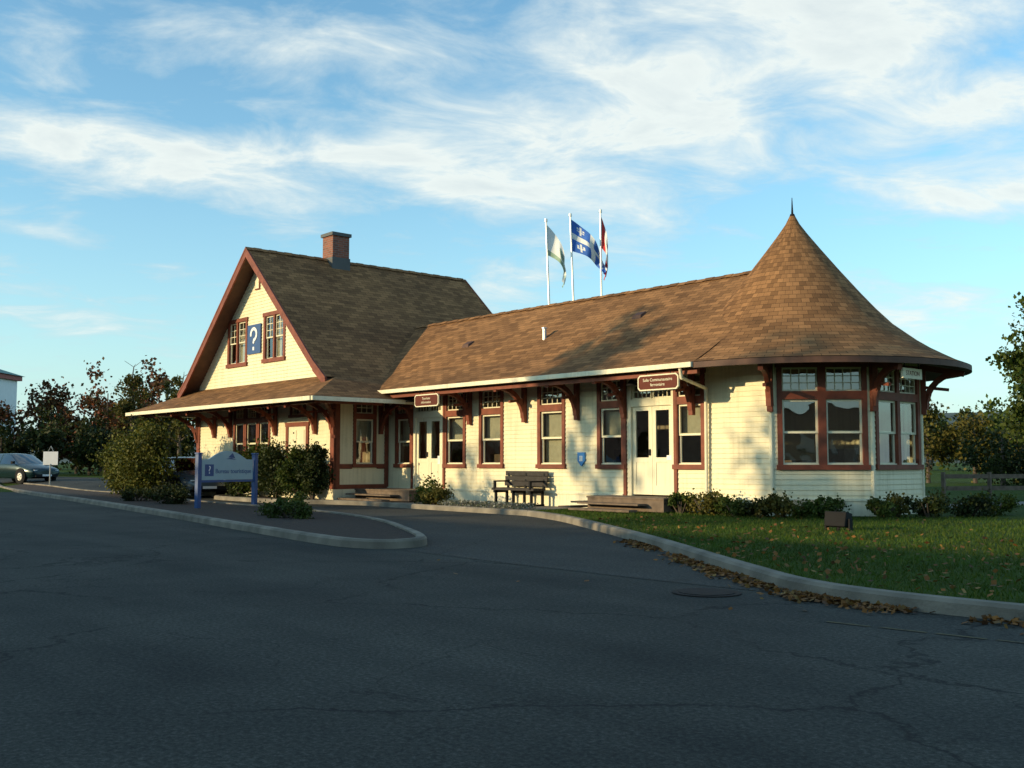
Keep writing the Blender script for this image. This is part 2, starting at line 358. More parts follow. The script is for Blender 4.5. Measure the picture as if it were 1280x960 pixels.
def inpoly(x, y, poly):
    c = False; j = len(poly)-1
    for i in range(len(poly)):
        xi, yi = poly[i]; xj, yj = poly[j]
        if ((yi > y) != (yj > y)) and (x < (xj-xi)*(y-yi)/(yj-yi)+xi): c = not c
        j = i
    return c
lawn_in = [(x, y+0.2) for x, y in cR if x < 8]+[(8, 22), (-10, 22), (-11.2, 20.5), (-13.2, 18.6), (-18.3, 18.4), (-18.4, 16.7)]
pts = []
while len(pts) < 80000:
    x = random.uniform(-18.4, 5); y = random.uniform(8.4, 22)
    if random.random() > 1.25-0.06*(y-8): continue
    if inpoly(x, y, lawn_in) and not inpoly(x, y, path): pts.append((x, y))
P = np.array(pts); n = len(P)
h = rng.uniform(0.03, 0.075, n); ang = rng.uniform(0, 6.28, n); w = rng.uniform(0.005, 0.010, n)
lx = rng.normal(0, 0.03, n); ly = rng.normal(0, 0.03, n)
V = np.zeros((n, 3, 3)); V[:, 0, 0] = P[:, 0]-np.cos(ang)*w; V[:, 0, 1] = P[:, 1]-np.sin(ang)*w
V[:, 1, 0] = P[:, 0]+np.cos(ang)*w; V[:, 1, 1] = P[:, 1]+np.sin(ang)*w; V[:, :2, 2] = 0.09
V[:, 2, 0] = P[:, 0]+lx; V[:, 2, 1] = P[:, 1]+ly; V[:, 2, 2] = 0.09+h
me = bpy.data.meshes.new('grass'); me.from_pydata(V.reshape(-1, 3).tolist(), [], np.arange(n*3).reshape(-1, 3).tolist()); me.materials.append(BLADE)
COL.objects.link(bpy.data.objects.new('grass', me))
C = []
for _ in range(5600):
    i = random.randrange(20, 76); p = cR[i]; q = cR[i+1]; t = random.random()
    d = abs(random.gauss(0, 0.15)); clump = 0.55+0.35*math.sin(i*0.9)+0.25*math.sin(i*.37+1)
    if i > 55: clump *= .6
    if random.random() > clump: continue
    C.append((p[0]+(q[0]-p[0])*t-0.1*d, p[1]+(q[1]-p[1])*t-0.03-d, 0.012+random.random()*0.02))
for _ in range(2000):
    x = random.uniform(-15, 4); y = 8.6+abs(random.gauss(0, 3.8))
    if inpoly(x, y, lawn_in): C.append((x, y, 0.14+random.random()*0.03))
for _ in range(10):
    x = random.uniform(-12, 1); C.append((x, random.uniform(7.2, 8.3), 0.012))
quads('fallen_leaves', np.array(C), rng.uniform(0.045, 0.085, len(C)), FALL, flat=0.75)

# ------------------------------------------------------------------ STATION
STN = empty('railway_station_building', (-24, 20, 0))
wall, brown, trim, roof, under, glass, cream_sk, curt, inter = [MB() for _ in range(9)]
def clap(F, a0, a1, z0, z1, holes=(), clip=None, h=0.115):
    z = z0
    while z < z1-1e-4:
        zt = min(z+h, z1); zm = (z+zt)/2
        lo0, hi0 = clip(z) if clip else (a0, a1)
        lo1, hi1 = clip(zt) if clip else (a0, a1)
        cuts = sorted([(max(a, lo0), min(b, hi0)) for a, b, c, d in holes if c < zm < d])
        segs = []; s = lo0
        for a, b in cuts: segs.append((s, a)); s = b
        segs.append((s, hi0))
        for k, (a, b) in enumerate(segs):
            if b-a < 0.01: continue
            ta = lo1 if a == lo0 else a; tb = hi1 if b == hi0 else b
            wall.poly([F.p(a, .022, z), F.p(b, .022, z), F.p(tb, .003, zt), F.p(ta, .003, zt)])
            wall.poly([F.p(a, -.01, z), F.p(b, -.01, z), F.p(b, .022, z), F.p(a, .022, z)])
        z = zt
WZ = (1.2, 2.62, 2.8, 3.32)
def sash(F, a0, a1, z0, z1, cols, rows, t=0.045, m=0.022, d=-0.03):
    trim.box(F, a0, a0+t, d-.03, d+.02, z0, z1); trim.box(F, a1-t, a1, d-.03, d+.02, z0, z1)
    trim.box(F, a0+t, a1-t, d-.03, d+.02, z0, z0+t); trim.box(F, a0+t, a1-t, d-.03, d+.02, z1-t, z1)
    for c in range(1, cols):
        x = a0+t+(a1-a0-2*t)*c/cols; trim.box(F, x-m/2, x+m/2, d-.02, d+.012, z0+t, z1-t)
    for r in range(1, rows):
        z = z0+t+(z1-z0-2*t)*r/rows; trim.box(F, a0+t, a1-t, d-.022, d+.014, z-m/2, z+m/2)
    glass.poly([F.p(a0+t, d-.005, z0+t), F.p(a1-t, d-.005, z0+t), F.p(a1-t, d-.005, z1-t), F.p(a0+t, d-.005, z1-t)])
def casing(F, a0, a1, z0, z1, w=0.11, sill=True):
    brown.box(F, a0-w, a0, -.06, .045, z0, z1); brown.box(F, a1, a1+w, -.06, .045, z0, z1)
    brown.box(F, a0-w-.03, a1+w+.03, -.06, .065, z1, z1+w)
    if sill: brown.box(F, a0-w-.03, a1+w+.03, -.06, .085, z0-w, z0)
def window(F, a0, a1, drop=0.0, case=True, cur=0.0, tcur=False):
    z0, z1, z2, z3 = WZ
    zc = z0+(z1-z0)*0.5
    sash(F, a0, a1, zc-0.03, z1, 1, 1); sash(F, a0, a1, z0, zc+0.03, 1, 1, d=-0.06)
    nc = 4 if a1-a0 > 0.7 else 3
    sash(F, a0, a1, z2, z3, nc, 3, t=0.035, m=0.018)
    brown.box(F, a0, a1, -.06, .05, z1, z2)
    if case: casing(F, a0, a1, z0, z3)
    if cur:
        curt.poly([F.p(a0-.02, -.2, z1-(z1-z0)*cur), F.p(a1+.02, -.2, z1-(z1-z0)*cur), F.p(a1+.02, -.2, z1+.1), F.p(a0-.02, -.2, z1+.1)])
def door(F, a0, a1, z0=0.47):
    z1, z2, z3 = WZ[1:]
    am = (a0+a1)/2
    for s, (p, q) in enumerate(((a0, am-.004), (am+.004, a1))):
        t = 0.11
        trim.box(F, p, p+t, -.05, -.005, z0, z1); trim.box(F, q-t, q, -.05, -.005, z0, z1)
        trim.box(F, p+t, q-t, -.05, -.005, z0, z0+.22); trim.box(F, p+t, q-t, -.05, -.005, z1-t, z1)
        trim.box(F, p+t, q-t, -.05, -.005, z0+.78, z0+.90)
        trim.box(F, p+t, q-t, -.045, -.02, z0+.22, z0+.78)
        glass.poly([F.p(p+t, -.03, z0+.9), F.p(q-t, -.03, z0+.9), F.p(q-t, -.03, z1-t), F.p(p+t, -.03, z1-t)])
    sash(F, a0, am-.02, z2, z3, 4, 3, t=0.035, m=0.018); sash(F, am+.02, a1, z2, z3, 4, 3, t=0.035, m=0.018)
    trim.box(F, a0, a1, -.06, .05, z1, z2)
    trim.box(F, a0-.1, a0, -.06, .05, z0-.05, z3); trim.box(F, a1, a1+.1, -.06, .05, z0-.05, z3)
    brown.box(F, a0-.13, a1+.13, -.06, .065, z3, z3+.11)
    blackp.box(F, am-.10, am-.05, -.01, .03, z0+.95, z0+1.1)
blackp = MB()
F0 = Fr((0, 19.2), (1, 0), (0, -1))
FB = Fr((0, 24.4), (-1, 0), (0, 1))
FS = Fr((-27.95, 0), (0, 1), (1, 0))
FL = Fr((-37.65, 0), (0, -1), (-1, 0))
FM = Fr((0, 17.17), (1, 0), (0, -1))
FMB = Fr((0, 25.8), (-1, 0), (0, 1))
wins0 = [(-27.42, -26.72, .6), (-24.85, -24.05, .5), (-23.2, -22.35, .55), (-20.7, -19.85, 1.0), (-18.45, -17.72, 0.5), (-15.92, -15.22, .5)]
doors0 = [(-26.42, -25.12), (-17.38, -16.1)]
holes = [(a, b, 1.2, 3.32) for a, b, c in wins0]+[(a, b, .47, 3.32) for a, b in doors0]
clap(F0, -27.95, -13.323, .42, 3.98, holes)
for a, b, c in wins0: window(F0, a, b, cur=c)
for a, b in doors0: door(F0, a, b)
for a in (-26.6, -24.97, -17.6, -15.985): brown.box(F0, a-.045, a+.045, -.01, .055, .42, 3.32)
for a0, a1 in ((-28.0, -26.7), (-24.9, -17.65), (-15.95, -13.32)):
    cream_sk.box(F0, a0, a1, -.02, .05, -.1, .42); trim.box(F0, a0, a1, -.02, .075, .42, .47)
cream_sk.box(F0, -26.7, -24.9, -.02, .048, -.1, .40); cream_sk.box(F0, -17.65, -15.95, -.02, .048, -.1, .40)
CC = (-14.4, 21.8); AP = 2.6; HF = 1.077
def octF(deg):
    t = R(deg); n = (math.sin(t), -math.cos(t)); return Fr((CC[0]+n[0]*AP, CC[1]+n[1]*AP), (math.cos(t), math.sin(t)), n)
for deg in (45, 90, 135, 180):
    F = octF(deg)
    ws = [(-.84, -.07), (.10, .87)] if deg != 180 else []
    if deg == 90: ws = [(-.86, -.06), (.06, .86)]
    clap(F, -HF, HF, .42, 3.98, [(a, b, 1.2, 3.32) for a, b in ws])
    for a, b in ws: window(F, a, b, case=False)
    if ws:
        a0, a1 = ws[0][0], ws[1][1]; casing(F, a0, a1, 1.2, 3.32)
        brown.box(F, ws[0][1], ws[1][0], -.06, .05, 1.2, 3.32)
    cream_sk.box(F, -HF-.02, HF+.02, -.02, .05, -.1, .42); trim.box(F, -HF-.03, HF+.03, -.02, .075, .42, .47)
for deg in (22.5, 67.5, 112.5, 157.5):
    t = R(deg); r = AP/math.cos(R(22.5)); p = (CC[0]+math.sin(t)*r, CC[1]-math.cos(t)*r)
    trim.cyl((*p, .47), (*p, 3.62), .05, n=8)
clap(FB, 15.48, 27.95, .42, 3.98, [(17, 17.9, 1.2, 3.32), (20, 20.9, 1.2, 3.32), (23, 23.9, 1.2, 3.32)])
for a in (17, 20, 23): window(FB, a, a+.9)
cream_sk.box(FB, 15.3, 28, -.02, .05, -.1, .42)
def gclip(z):
    hlf = min(4.85, max(0.0, (8.50-z)/.904)); return (-32.8-hlf, -32.8+hlf)
lowin = [(-34.62, -33.95), (-33.75, -33.0), (-32.8, -32.13)]
upw = [(-35.2, -34.62), (-34.52, -33.94), (-32.48, -31.9), (-31.8, -31.22)]
UZ = (4.80, 6.28)
mh_ = [(a, b, 1.2, 3.32) for a, b in lowin]+[(-30.6, -29.75, 2.8, 3.32)]+[(a, b, *UZ) for a, b in upw]
clap(FM, 0, 0, .42, 8.5, mh_, clip=gclip)
for a, b in lowin: window(FM, a, b)
sash(FM, -30.6, -29.75, 2.8, 3.32, 4, 3, t=.035, m=.018); casing(FM, -30.6, -29.75, 2.8, 3.32, w=.08)
trim.box(FM, -30.75, -29.6, -.01, .03, .45, 2.42)
for z0, z1 in ((.6, 1.35), (1.5, 2.3)):
    trim.box(FM, -30.62, -30.24, .03, .045, z0, z1); trim.box(FM, -30.11, -29.73, .03, .045, z0, z1)
brown.box(FM, -30.9, -30.75, -.01, .06, .42, 2.42); brown.box(FM, -29.6, -29.45, -.01, .06, .42, 2.42); brown.box(FM, -30.93, -29.42, -.01, .065, 2.42, 2.56)
for k in (0, 2):
    a0, a1 = upw[k][0], upw[k+1][1]
    casing(FM, a0, a1, *UZ, w=.13); brown.box(FM, upw[k][1], upw[k+1][0], -.06, .05, *UZ)
    for a, b in upw[k:k+2]:
        zm = (UZ[0]+UZ[1])/2
        sash(FM, a, b, zm-.02, UZ[1], 2, 3, t=.04, m=.02); sash(FM, a, b, UZ[0], zm+.02, 1, 1, t=.04, d=-.055)
        curt.poly([FM.p(a, -.3, UZ[0]), FM.p(b, -.3, UZ[0]), FM.p(b, -.3, UZ[1]), FM.p(a, -.3, UZ[1])])
brown.box(FM, -33.27, -32.93, -.02, .05, 7.3, 7.9); trim.box(FM, -33.23, -32.97, -.02, .06, 7.34, 7.86)
brown.box(FM, -37.75, -37.5, -.02, .05, .42, 3.9); brown.box(FM, -28.12, -27.9, -.02, .05, .42, 3.9)
brown.box(FM, -37.5, -34.75, -.02, .04, 1.08, 1.2); brown.box(FM, -32.0, -30.9, -.02, .04, 1.08, 1.2); brown.box(FM, -29.45, -28.12, -.02, .04, 1.08, 1.2)
cream_sk.box(FM, -37.7, -27.9, -.02, .045, -.1, .42)
clap(FS, 17.17, 19.2, .42, 3.95, [(17.95, 18.6, 1.2, 3.32)]); window(FS, 17.95, 18.6, cur=.5)
brown.box(FS, 17.17, 17.35, -.02, .05, .42, 3.9); brown.box(FS, 19.03, 19.17, -.01, .05, .42, 3.9)
brown.box(FS, 17.35, 17.81, -.01, .04, 1.05, 1.2); brown.box(FS, 18.74, 19.03, -.01, .04, 1.05, 1.2); brown.box(FS, 17.35, 19.03, -.01, .045, .42, .56)
brown.box(FS, 17.35, 17.81, -.01, .035, 3.32, 3.44)
brown.box(FS, 18.74, 19.03, -.01, .035, 3.32, 3.44)
cream_sk.box(FS, 17.15, 19.2, -.02, .045, -.1, .42)
clap(FL, -25.8, -17.17, .42, 3.95, [(-24, -23.2, 1.2, 3.32), (-20, -19.2, 1.2, 3.32)]); window(FL, -24, -23.2); window(FL, -20, -19.2)
cream_sk.box(FL, -25.8, -17.17, -.02, .045, -.1, .42)
def gclipb(z):
    a, b = gclip(z); return (-b, -a)
clap(FMB, 0, 0, .42, 8.5, [], clip=gclipb)
clap(Fr((-27.95, 0), (0, 1), (1, 0)), 24.4, 25.8, .42, 3.95)
inter.box(WF, -37.5, -28.1, 17.4, 25.6, .3, .45); inter.box(WF, -28.1, -12.2, 19.45, 24.2, .3, .448)
inter.box(WF, -37.5, -28.1, 17.4, 25.6, 3.6, 3.66); inter.box(WF, -28.0, -14.6, 19.4, 24.2, 3.6, 3.64)
inter.box(WF, -37.5, -28.1, 21.5, 21.6, .45, 3.6); inter.box(WF, -27.9, -17.5, 22.3, 22.4, .45, 3.6)
inter.box(WF, -22, -21.9, 19.4, 22.3, .45, 3.6); inter.box(WF, -28.1, -27.99, 19.4, 24.2, .45, 3.6)
furn = MB()
furn.box(WF, -15.6, -14.0, 21.6, 22.4, .45, 1.3); furn.box(WF, -13.2, -12.6, 20.9, 21.5, .45, 1.55); furn.box(WF, -24.5, -22.5, 20.6, 21.2, .45, 1.5)
furn.box(WF, -19.5, -18, 20.8, 21.3, .45, 1.6)
furn.obj('interior_furniture', WOOD, STN)

# ---- roofs
def rquad(p, q, r, s):
    P, Q, Rr, S = map(Vector, (p, q, r, s)); e = (Q-P)
    if e.length < 1e-6: e = Rr-S
    e.normalize(); nrm = (Q-P).cross(S-P)
    if nrm.length < 1e-6: nrm = (Rr-S).cross(S-P)
    nrm.normalize(); up = nrm.cross(e)
    def uvf(X): return (X.dot(e), (X-P).dot(up)+rquad.off)
    roof.poly([P, Q, Rr, S], [uvf(X) for X in (P, Q, Rr, S)])
    d = Vector((0, 0, -.11)); under.poly([S+d, Rr+d, Q+d, P+d])
    rquad.off += (S-P).dot(up)
rquad.off = 0
prof = [(3.9, 3.45, -26.6), (3.4, 3.71, -27.3), (2.8, 4.06, -28.0), (2.27, 4.47, -29), (0, 6.07, -30.6)]
for sgn in (-1, 1):
    rquad.off = 0
    for (r0, z0, u0), (r1, z1, u1) in zip(prof[:-1], prof[1:]):
        a = (u0, 21.8+sgn*r0, z0); b = (-14.4, 21.8+sgn*r0, z0); c = (-14.4, 21.8+sgn*r1, z1); d = (u1, 21.8+sgn*r1, z1)
        if sgn < 0: rquad(a, b, c, d)
        else: rquad(b, a, d, c)
cprof = [(3.9, 3.45), (3.65, 3.555), (3.4, 3.69), (3.1, 3.86), (2.8, 4.06), (2.27, 4.48), (1.9, 4.87), (1.56, 5.27), (1.1, 5.84), (.65, 6.42), (.35, 6.82), (.17, 7.08), (.06, 7.3)]
nseg = 96
for k in range(nseg):
    t0 = -math.pi/2+2*math.pi*k/nseg; t1 = -math.pi/2+2*math.pi*(k+1)/nseg
    left = k >= nseg//2
    vv = 0
    for (r0, z0), (r1, z1) in zip(cprof[:-1], cprof[1:]):
        sl = math.hypot(r0-r1, z1-z0)
        if not (left and r0 > 2.3):
            P = [(CC[0]+r*math.cos(t), CC[1]+r*math.sin(t), z) for r, t, z in ((r0, t0, z0), (r0, t1, z0), (r1, t1, z1), (r1, t0, z1))]
            roof.poly(P, [(t0*3.2, vv), (t1*3.2, vv), (t1*3.2, vv+sl), (t0*3.2, vv+sl)])
            if r0 > 2.3: under.poly([(x, y, z-.11) for x, y, z in reversed(P)])
        vv += sl
fin = MB(); fin.cyl((*CC, 7.22), (*CC, 7.34), .09, .05); fin.cyl((*CC, 7.34), (*CC, 7.75), .028, .008); fin.obj('roof_finial', BLACK, STN)
fas = MB(); gut = MB()
for k in range(48):
    t0 = -math.pi/2+math.pi*k/48; t1 = t0+math.pi/48
    def c(r, t, z): return (CC[0]+r*math.cos(t), CC[1]+r*math.sin(t), z)
    fas.hexa([c(3.84, t0, 3.31), c(3.84, t1, 3.31), c(3.93, t1, 3.31), c(3.93, t0, 3.31)], [c(3.84, t0, 3.435), c(3.84, t1, 3.435), c(3.93, t1, 3.435), c(3.93, t0, 3.435)])
    under.poly([c(2.6, t0, 3.62), c(3.85, t0, 3.32), c(3.85, t1, 3.32), c(2.6, t1, 3.62)])
fas.obj('pavilion_fascia', SOFFIT, STN)
gut.box(WF, -26.6, -14.4, 17.80, 17.91, 3.33, 3.44)
under.poly([(-26.6, 17.92, 3.30), (-14.4, 17.92, 3.30), (-14.4, 19.2, 3.62), (-26.6, 19.2, 3.62)])
gut.box(WF, -26.6, -14.4, 25.69, 25.8, 3.31, 3.44)
gut.cyl((-14.75, 17.87, 3.32), (-14.78, 17.95, 3.12), .04); gut.cyl((-14.78, 17.95, 3.12), (-15.0, 19.08, 2.95), .04); gut.cyl((-15.0, 19.08, 2.95), (-15.03, 19.10, .3), .04)
ux = -32.8
for s in (-1, 1):
    def X(d): return ux+s*d
    def rq(a, b, c, d):
        if s > 0: rquad(a, b, c, d)
        else: rquad(b, a, d, c)
    rquad.off = 0
    rq((X(6.9), 15.2, 3.15), (X(6.9), 26.7, 3.15), (X(5.3), 26.7, 3.87), (X(5.3), 16.9, 3.87))
    rq((X(5.3), 16.55, 3.87), (X(5.3), 26.2, 3.87), (X(4.6), 26.2, 4.42), (X(4.6), 16.55, 4.42))
    rq((X(4.6), 16.55, 4.42), (X(4.6), 26.2, 4.42), (X(0), 26.2, 8.66), (X(0), 16.55, 8.66))
    gut.hexa([(X(6.86), 15.14, 3.02), (X(6.96), 15.14, 3.02), (X(6.96), 26.7, 3.02), (X(6.86), 26.7, 3.02)], [(X(6.86), 15.14, 3.14), (X(6.96), 15.14, 3.14), (X(6.96), 26.7, 3.14), (X(6.86), 26.7, 3.14)])
    for v0, v1 in ((16.50, 16.56), (26.19, 26.25)):
        for (d0, z0), (d1, z1) in (((5.36, 3.84), (4.6, 4.42)), ((4.6, 4.42), (0, 8.68))):
            brown.hexa([(X(d0), v0, z0-.30), (X(d0), v1, z0-.30), (X(d1), v1, z1-.34), (X(d1), v0, z1-.34)], [(X(d0), v0, z0+.0), (X(d0), v1, z0+.0), (X(d1), v1, z1+.0), (X(d1), v0, z1+.0)])
            brown.hexa([(X(d0), v0-.012, z0-.07), (X(d0), v0-.003, z0-.07), (X(d1), v0-.003, z1-.07), (X(d1), v0-.012, z1-.07)], [(X(d0), v0-.012, z0+.01), (X(d0), v0-.003, z0+.01), (X(d1), v0-.003, z1+.01), (X(d1), v0-.012, z1+.01)])
rquad.off = 0
rquad((ux-6.9, 15.2, 3.15), (ux+6.9, 15.2, 3.15), (ux+5.3, 16.9, 3.87), (ux-5.3, 16.9, 3.87))
rquad((ux-5.3, 16.9, 3.87), (ux+5.3, 16.9, 3.87), (ux+4.9, 17.19, 3.99), (ux-4.9, 17.19, 3.99))
gut.box(WF, ux-6.86, ux+6.86, 15.10, 15.2, 3.02, 3.14)
under.poly([(ux-6.85, 15.22, 3.03), (ux+6.85, 15.22, 3.03), (ux+4.85, 17.2, 3.55), (ux-4.85, 17.2, 3.55)])
under.poly([(ux+6.85, 15.22, 3.03), (ux+6.85, 19.2, 3.03), (ux+4.85, 19.2, 3.55), (ux+4.85, 17.2, 3.55)])
cap = MB()
def ridge(p, q, w, dz):
    p = Vector(p); q = Vector(q); d = (q-p).normalized(); x = d.cross(Vector((0, 0, 1))).normalized()*w
    n_ = int((q-p).length/.3)
    for k in range(n_):
        a = p+d*k*.3; b = p+d*(k*.3+.31); a = a+Vector((0, 0, .012*(k % 2))); b = b+Vector((0, 0, .012*(k % 2)))
        for s_ in (-1, 1): cap.poly([a, b, b+x*s_-Vector((0, 0, dz)), a+x*s_-Vector((0, 0, dz))], [(k*.3, 0), (k*.3+.3, 0), (k*.3+.3, .14), (k*.3, .14)])
ridge((ux, 16.5, 8.70), (ux, 26.22, 8.70), .14, .12); ridge((-30.0, 21.8, 6.10), (-15.2, 21.8, 6.10), .15, .10)
cap.obj('ridge_caps', SHING, STN, uv=True)
def bracket(p, n, L=1.15, H=1.05, zt=3.5, slope=0.2):
    F = Fr(p, (-n[1], n[0]), n)
    ze = zt-slope*L
    brown.box(F, -.06, .06, .02, .13, zt-H-.12, zt-.02)
    A = Vector(F.p(0, .12, zt-.10)); B = Vector(F.p(0, L, ze-.08)); brown.bar(A, B, .11, .13)
    pts = []
    for k in range(8):
        t = k/7*math.pi/2; pts.append(Vector(F.p(0, .1+(L-.25)*(1-math.cos(t)), zt-H+(H-.25)*math.sin(t)*1.0)))
    for a, b in zip(pts[:-1], pts[1:]): brown.bar(a, b+(b-a)*.12, .10, .13)
    brown.bar(F.p(0, .1, zt-.55), F.p(0, .62, zt-.62+.0), .07, .07)
for a in (-24.0+.3, -21.3, -19.25, -15.45): bracket((a, 19.2), (0, -1), zt=3.52)
bracket((-26.58, 19.2), (0, -1), zt=3.52); bracket((-17.6, 19.2), (0, -1), zt=3.52)
for deg in (22.5, 67.5, 112.5, 157.5):
    t = R(deg); n = (math.sin(t), -math.cos(t)); r = AP/math.cos(R(22.5)); bracket((CC[0]+n[0]*r, CC[1]+n[1]*r), n, L=.95, zt=3.52)
for a in (-36.2, -34.9, -31.6, -29.0): bracket((a, 17.17), (0, -1), L=1.75, H=1.15, zt=3.42, slope=.22)
q = math.sqrt(.5)
bracket((-27.95, 17.17), (q, -q), L=2.1, H=1.3, zt=3.42, slope=.16); bracket((-37.65, 17.17), (-q, -q), L=2.1, H=1.3, zt=3.42, slope=.16)
bracket((-27.95, 17.17), (0, -1), L=1.75, H=1.15, zt=3.42, slope=.22)
bracket((-27.95, 18.85), (1, 0), L=1.75, H=1.15, zt=3.42, slope=.22)
for v in (19.5, 22, 24.5): bracket((-37.65, v), (-1, 0), L=1.75, H=1.15, zt=3.42, slope=.22)
brown.box(WF, -26.5, -14.4, 18.02, 18.12, 3.20, 3.31)
brown.box(WF, ux-6.4, ux+6.4, 15.55, 15.66, 2.98, 3.10); brown.box(WF, ux+6.3, ux+6.41, 15.66, 17.9, 2.98, 3.10)

wall.obj('clapboard_walls', CREAM, STN); brown.obj('brown_trim_and_brackets', BROWN, STN); trim.obj('sashes_and_doors', TRIMC, STN)
roof.obj('shingle_roof', SHING, STN, uv=True); under.obj('eave_soffits', SOFFIT, STN); glass.obj('window_panes', GLASS, STN)
cream_sk.obj('base_skirting', TRIMC, STN); curt.obj('window_curtains', CURTAIN, STN); inter.obj('interior_rooms', INTER, STN); gut.obj('gutters_and_downpipe', TRIMC, STN)
blackp.obj('door_handles', BLACK, STN)
ch = MB(); ch.box(WF, ux-.32, ux+.38, 19.75, 20.45, 7.6, 9.52); ch.obj('chimney_stack', BRICK, STN)
ch = MB(); ch.box(WF, ux-.38, ux+.44, 19.69, 20.51, 9.52, 9.64); ch.box(WF, ux-.35, ux+.41, 19.72, 20.48, 7.9, 8.72); ch.obj('chimney_cap', pm('chimney_metal', (0.07, 0.075, 0.075), .6), STN)
rv = MB()
def rz(v):
    r = 21.8-v
    for (r0, z0, _), (r1, z1, _) in zip(prof[:-1], prof[1:]):
        if r1 <= r <= r0: return z1+(z0-z1)*(r-r1)/(r0-r1)
for u, v in ((-25.0, 20.1), (-18.2, 20.4)):
    z = rz(v); rv.hexa([(u-.16, v-.12, z-.09), (u+.16, v-.12, z-.09), (u+.16, v+.12, z+.07), (u-.16, v+.12, z+.07)], [(u-.14, v-.09, z+.02), (u+.14, v-.09, z+.02), (u+.14, v+.12, z+.13), (u-.14, v+.12, z+.13)])
rv.obj('roof_vents', SOFFIT, STN)
rv = MB(); z = rz(19.9); rv.cyl((-21.3, 19.9, z-.1), (-21.3, 19.9, z+.28), .06); rv.cyl((-21.3, 19.9, z+.28), (-21.3, 19.9, z+.31), .09); rv.obj('vent_pipe', METAL, STN)

def text(name, body, loc, size, rot, mat, parent, ext=.004, align='CENTER', off=0.0):
    c = bpy.data.curves.new(name, 'FONT'); c.body = body; c.size = size; c.extrude = ext; c.align_x = align; c.align_y = 'CENTER'; c.offset = off
    c.materials.append(mat); o = bpy.data.objects.new(name, c); o.location = loc; o.rotation_euler = rot; COL.objects.link(o)
    if parent: o.parent = parent; o.matrix_parent_inverse = Matrix.Translation(parent.location).inverted()
    return o
sg = MB(); sg.box(FM, -33.72, -32.76, .03, .07, 5.05, 6.08); sg.obj('information_panel', BLUE, STN)
# bold question mark built as a thick stroke
qm = MB(); cxq, czq = -33.24, 5.73; prev = None; strokes = []
for k in range(15):
    a = R(190)-R(250)*k/14; strokes.append((cxq+.21*math.cos(a), czq+.20*math.sin(a)))
strokes += [(cxq+.03, czq-.20), (cxq, czq-.30)]
for (xa, za), (xb, zb) in zip(strokes[:-1], strokes[1:]):
    dx, dz = xb-xa, zb-za; l = math.hypot(dx, dz); nx_, nz_ = -dz/l*.055, dx/l*.055; ex, ez = dx/l*.02, dz/l*.02
    qm.poly([(xa-nx_-ex, 17.088, za-nz_-ez), (xb-nx_+ex, 17.088-.0004*len(qm.f), zb-nz_+ez), (xb+nx_+ex, 17.088-.0004*len(qm.f), zb+nz_+ez), (xa+nx_-ex, 17.088, za+nz_-ez)])
qm.poly([(cxq-.06, 17.088, 5.17), (cxq+.06, 17.088, 5.17), (cxq+.06, 17.088, 5.29), (cxq-.06, 17.088, 5.29)])
qm.obj('question_mark', WHITE, STN)
def oval(name, u, v, z, w, h, lines):
    e = empty(name, (u, v, z)); mb = MB(); mi = MB()
    def ring(m, ww, hh, y0, y1):
        c_ = hh*.35; pts = [(-ww+c_, -hh), (ww-c_, -hh), (ww, -hh+c_), (ww, hh-c_), (ww-c_, hh), (-ww+c_, hh), (-ww, hh-c_), (-ww, -hh+c_)]
        A = [(u+x, y0, z+y) for x, y in pts]; B = [(u+x, y1, z+y) for x, y in pts]
        m.poly(A); m.poly(list(reversed(B)))
        for k in range(8): m.poly([A[k], B[k], B[(k+1) % 8], A[(k+1) % 8]])
    ring(mb, w/2, h/2, v-.025, v+.025); ring(mi, w/2-.03, h/2-.03, v-.03, v-.024)
    mb.obj('rim', TRIMC, e); mi.obj('face', SIGNB, e)
    hg = MB(); hg.bar((u-w*.3, v, z+h/2), (u-w*.3, v, 3.42), .015); hg.bar((u+w*.3, v, z+h/2), (u+w*.3, v, 3.42), .015); hg.obj('hangers', BLACK, e)
    for k, l in enumerate(lines): text('lettering', l, (u, v-.034, z+.055-.11*k), .10, (R(90), 0, 0), TRIMC, e, .001)
oval('hanging_sign', -15.45, 17.95, 3.06, 1.2, .36, ['Salle Communautaire', 'ferroviaire'])
oval('hanging_sign', -24.2, 17.95, 3.04, 1.15, .36, ['Tourisme', 'information'])
e = empty('station_name_sign', (-10.6, 20.9, 3.1)); mb = MB(); mb.box(WF, -10.98, -10.93, 20.5, 21.3, 3.02, 3.24); mb.obj('board', TRIMC, e)
mb = MB(); mb.bar((-10.955, 20.6, 3.24), (-10.955, 20.6, 3.4), .02); mb.bar((-10.955, 21.2, 3.24), (-10.955, 21.2, 3.4), .02); mb.obj('hangers', BLACK, e)
text('lettering', 'STATION', (-10.925, 20.9, 3.13), .14, (R(90), 0, R(90)), BROWN, e, .001)
pl = MB(); pts = [(-.13, .17), (.13, .17), (.13, -.05), (0, -.19), (-.13, -.05)]
pl.poly([(-19.12+x, 19.2-.06, 1.34+y) for x, y in reversed(pts)])
for k in range(5): a, b = pts[k], pts[(k+1) % 5]; pl.poly([(-19.12+a[0], 19.14, 1.34+a[1]), (-19.12+b[0], 19.14, 1.34+b[1]), (-19.12+b[0], 19.19, 1.34+b[1]), (-19.12+a[0], 19.19, 1.34+a[1])])
pl.obj('wall_plaque', pm('plaque_blue', (0.05, 0.25, 0.6), .5), STN)
pl = MB(); pl.box(F0, -19.18, -19.06, .062, .066, 1.28, 1.42); pl.box(F0, -25.32, -25.2, -.004, .004, 1.2, 1.45); pl.box(F0, -16.28, -16.12, .0, .012, 1.3, 1.42); pl.obj('notices', WHITE, STN)
lp = MB()
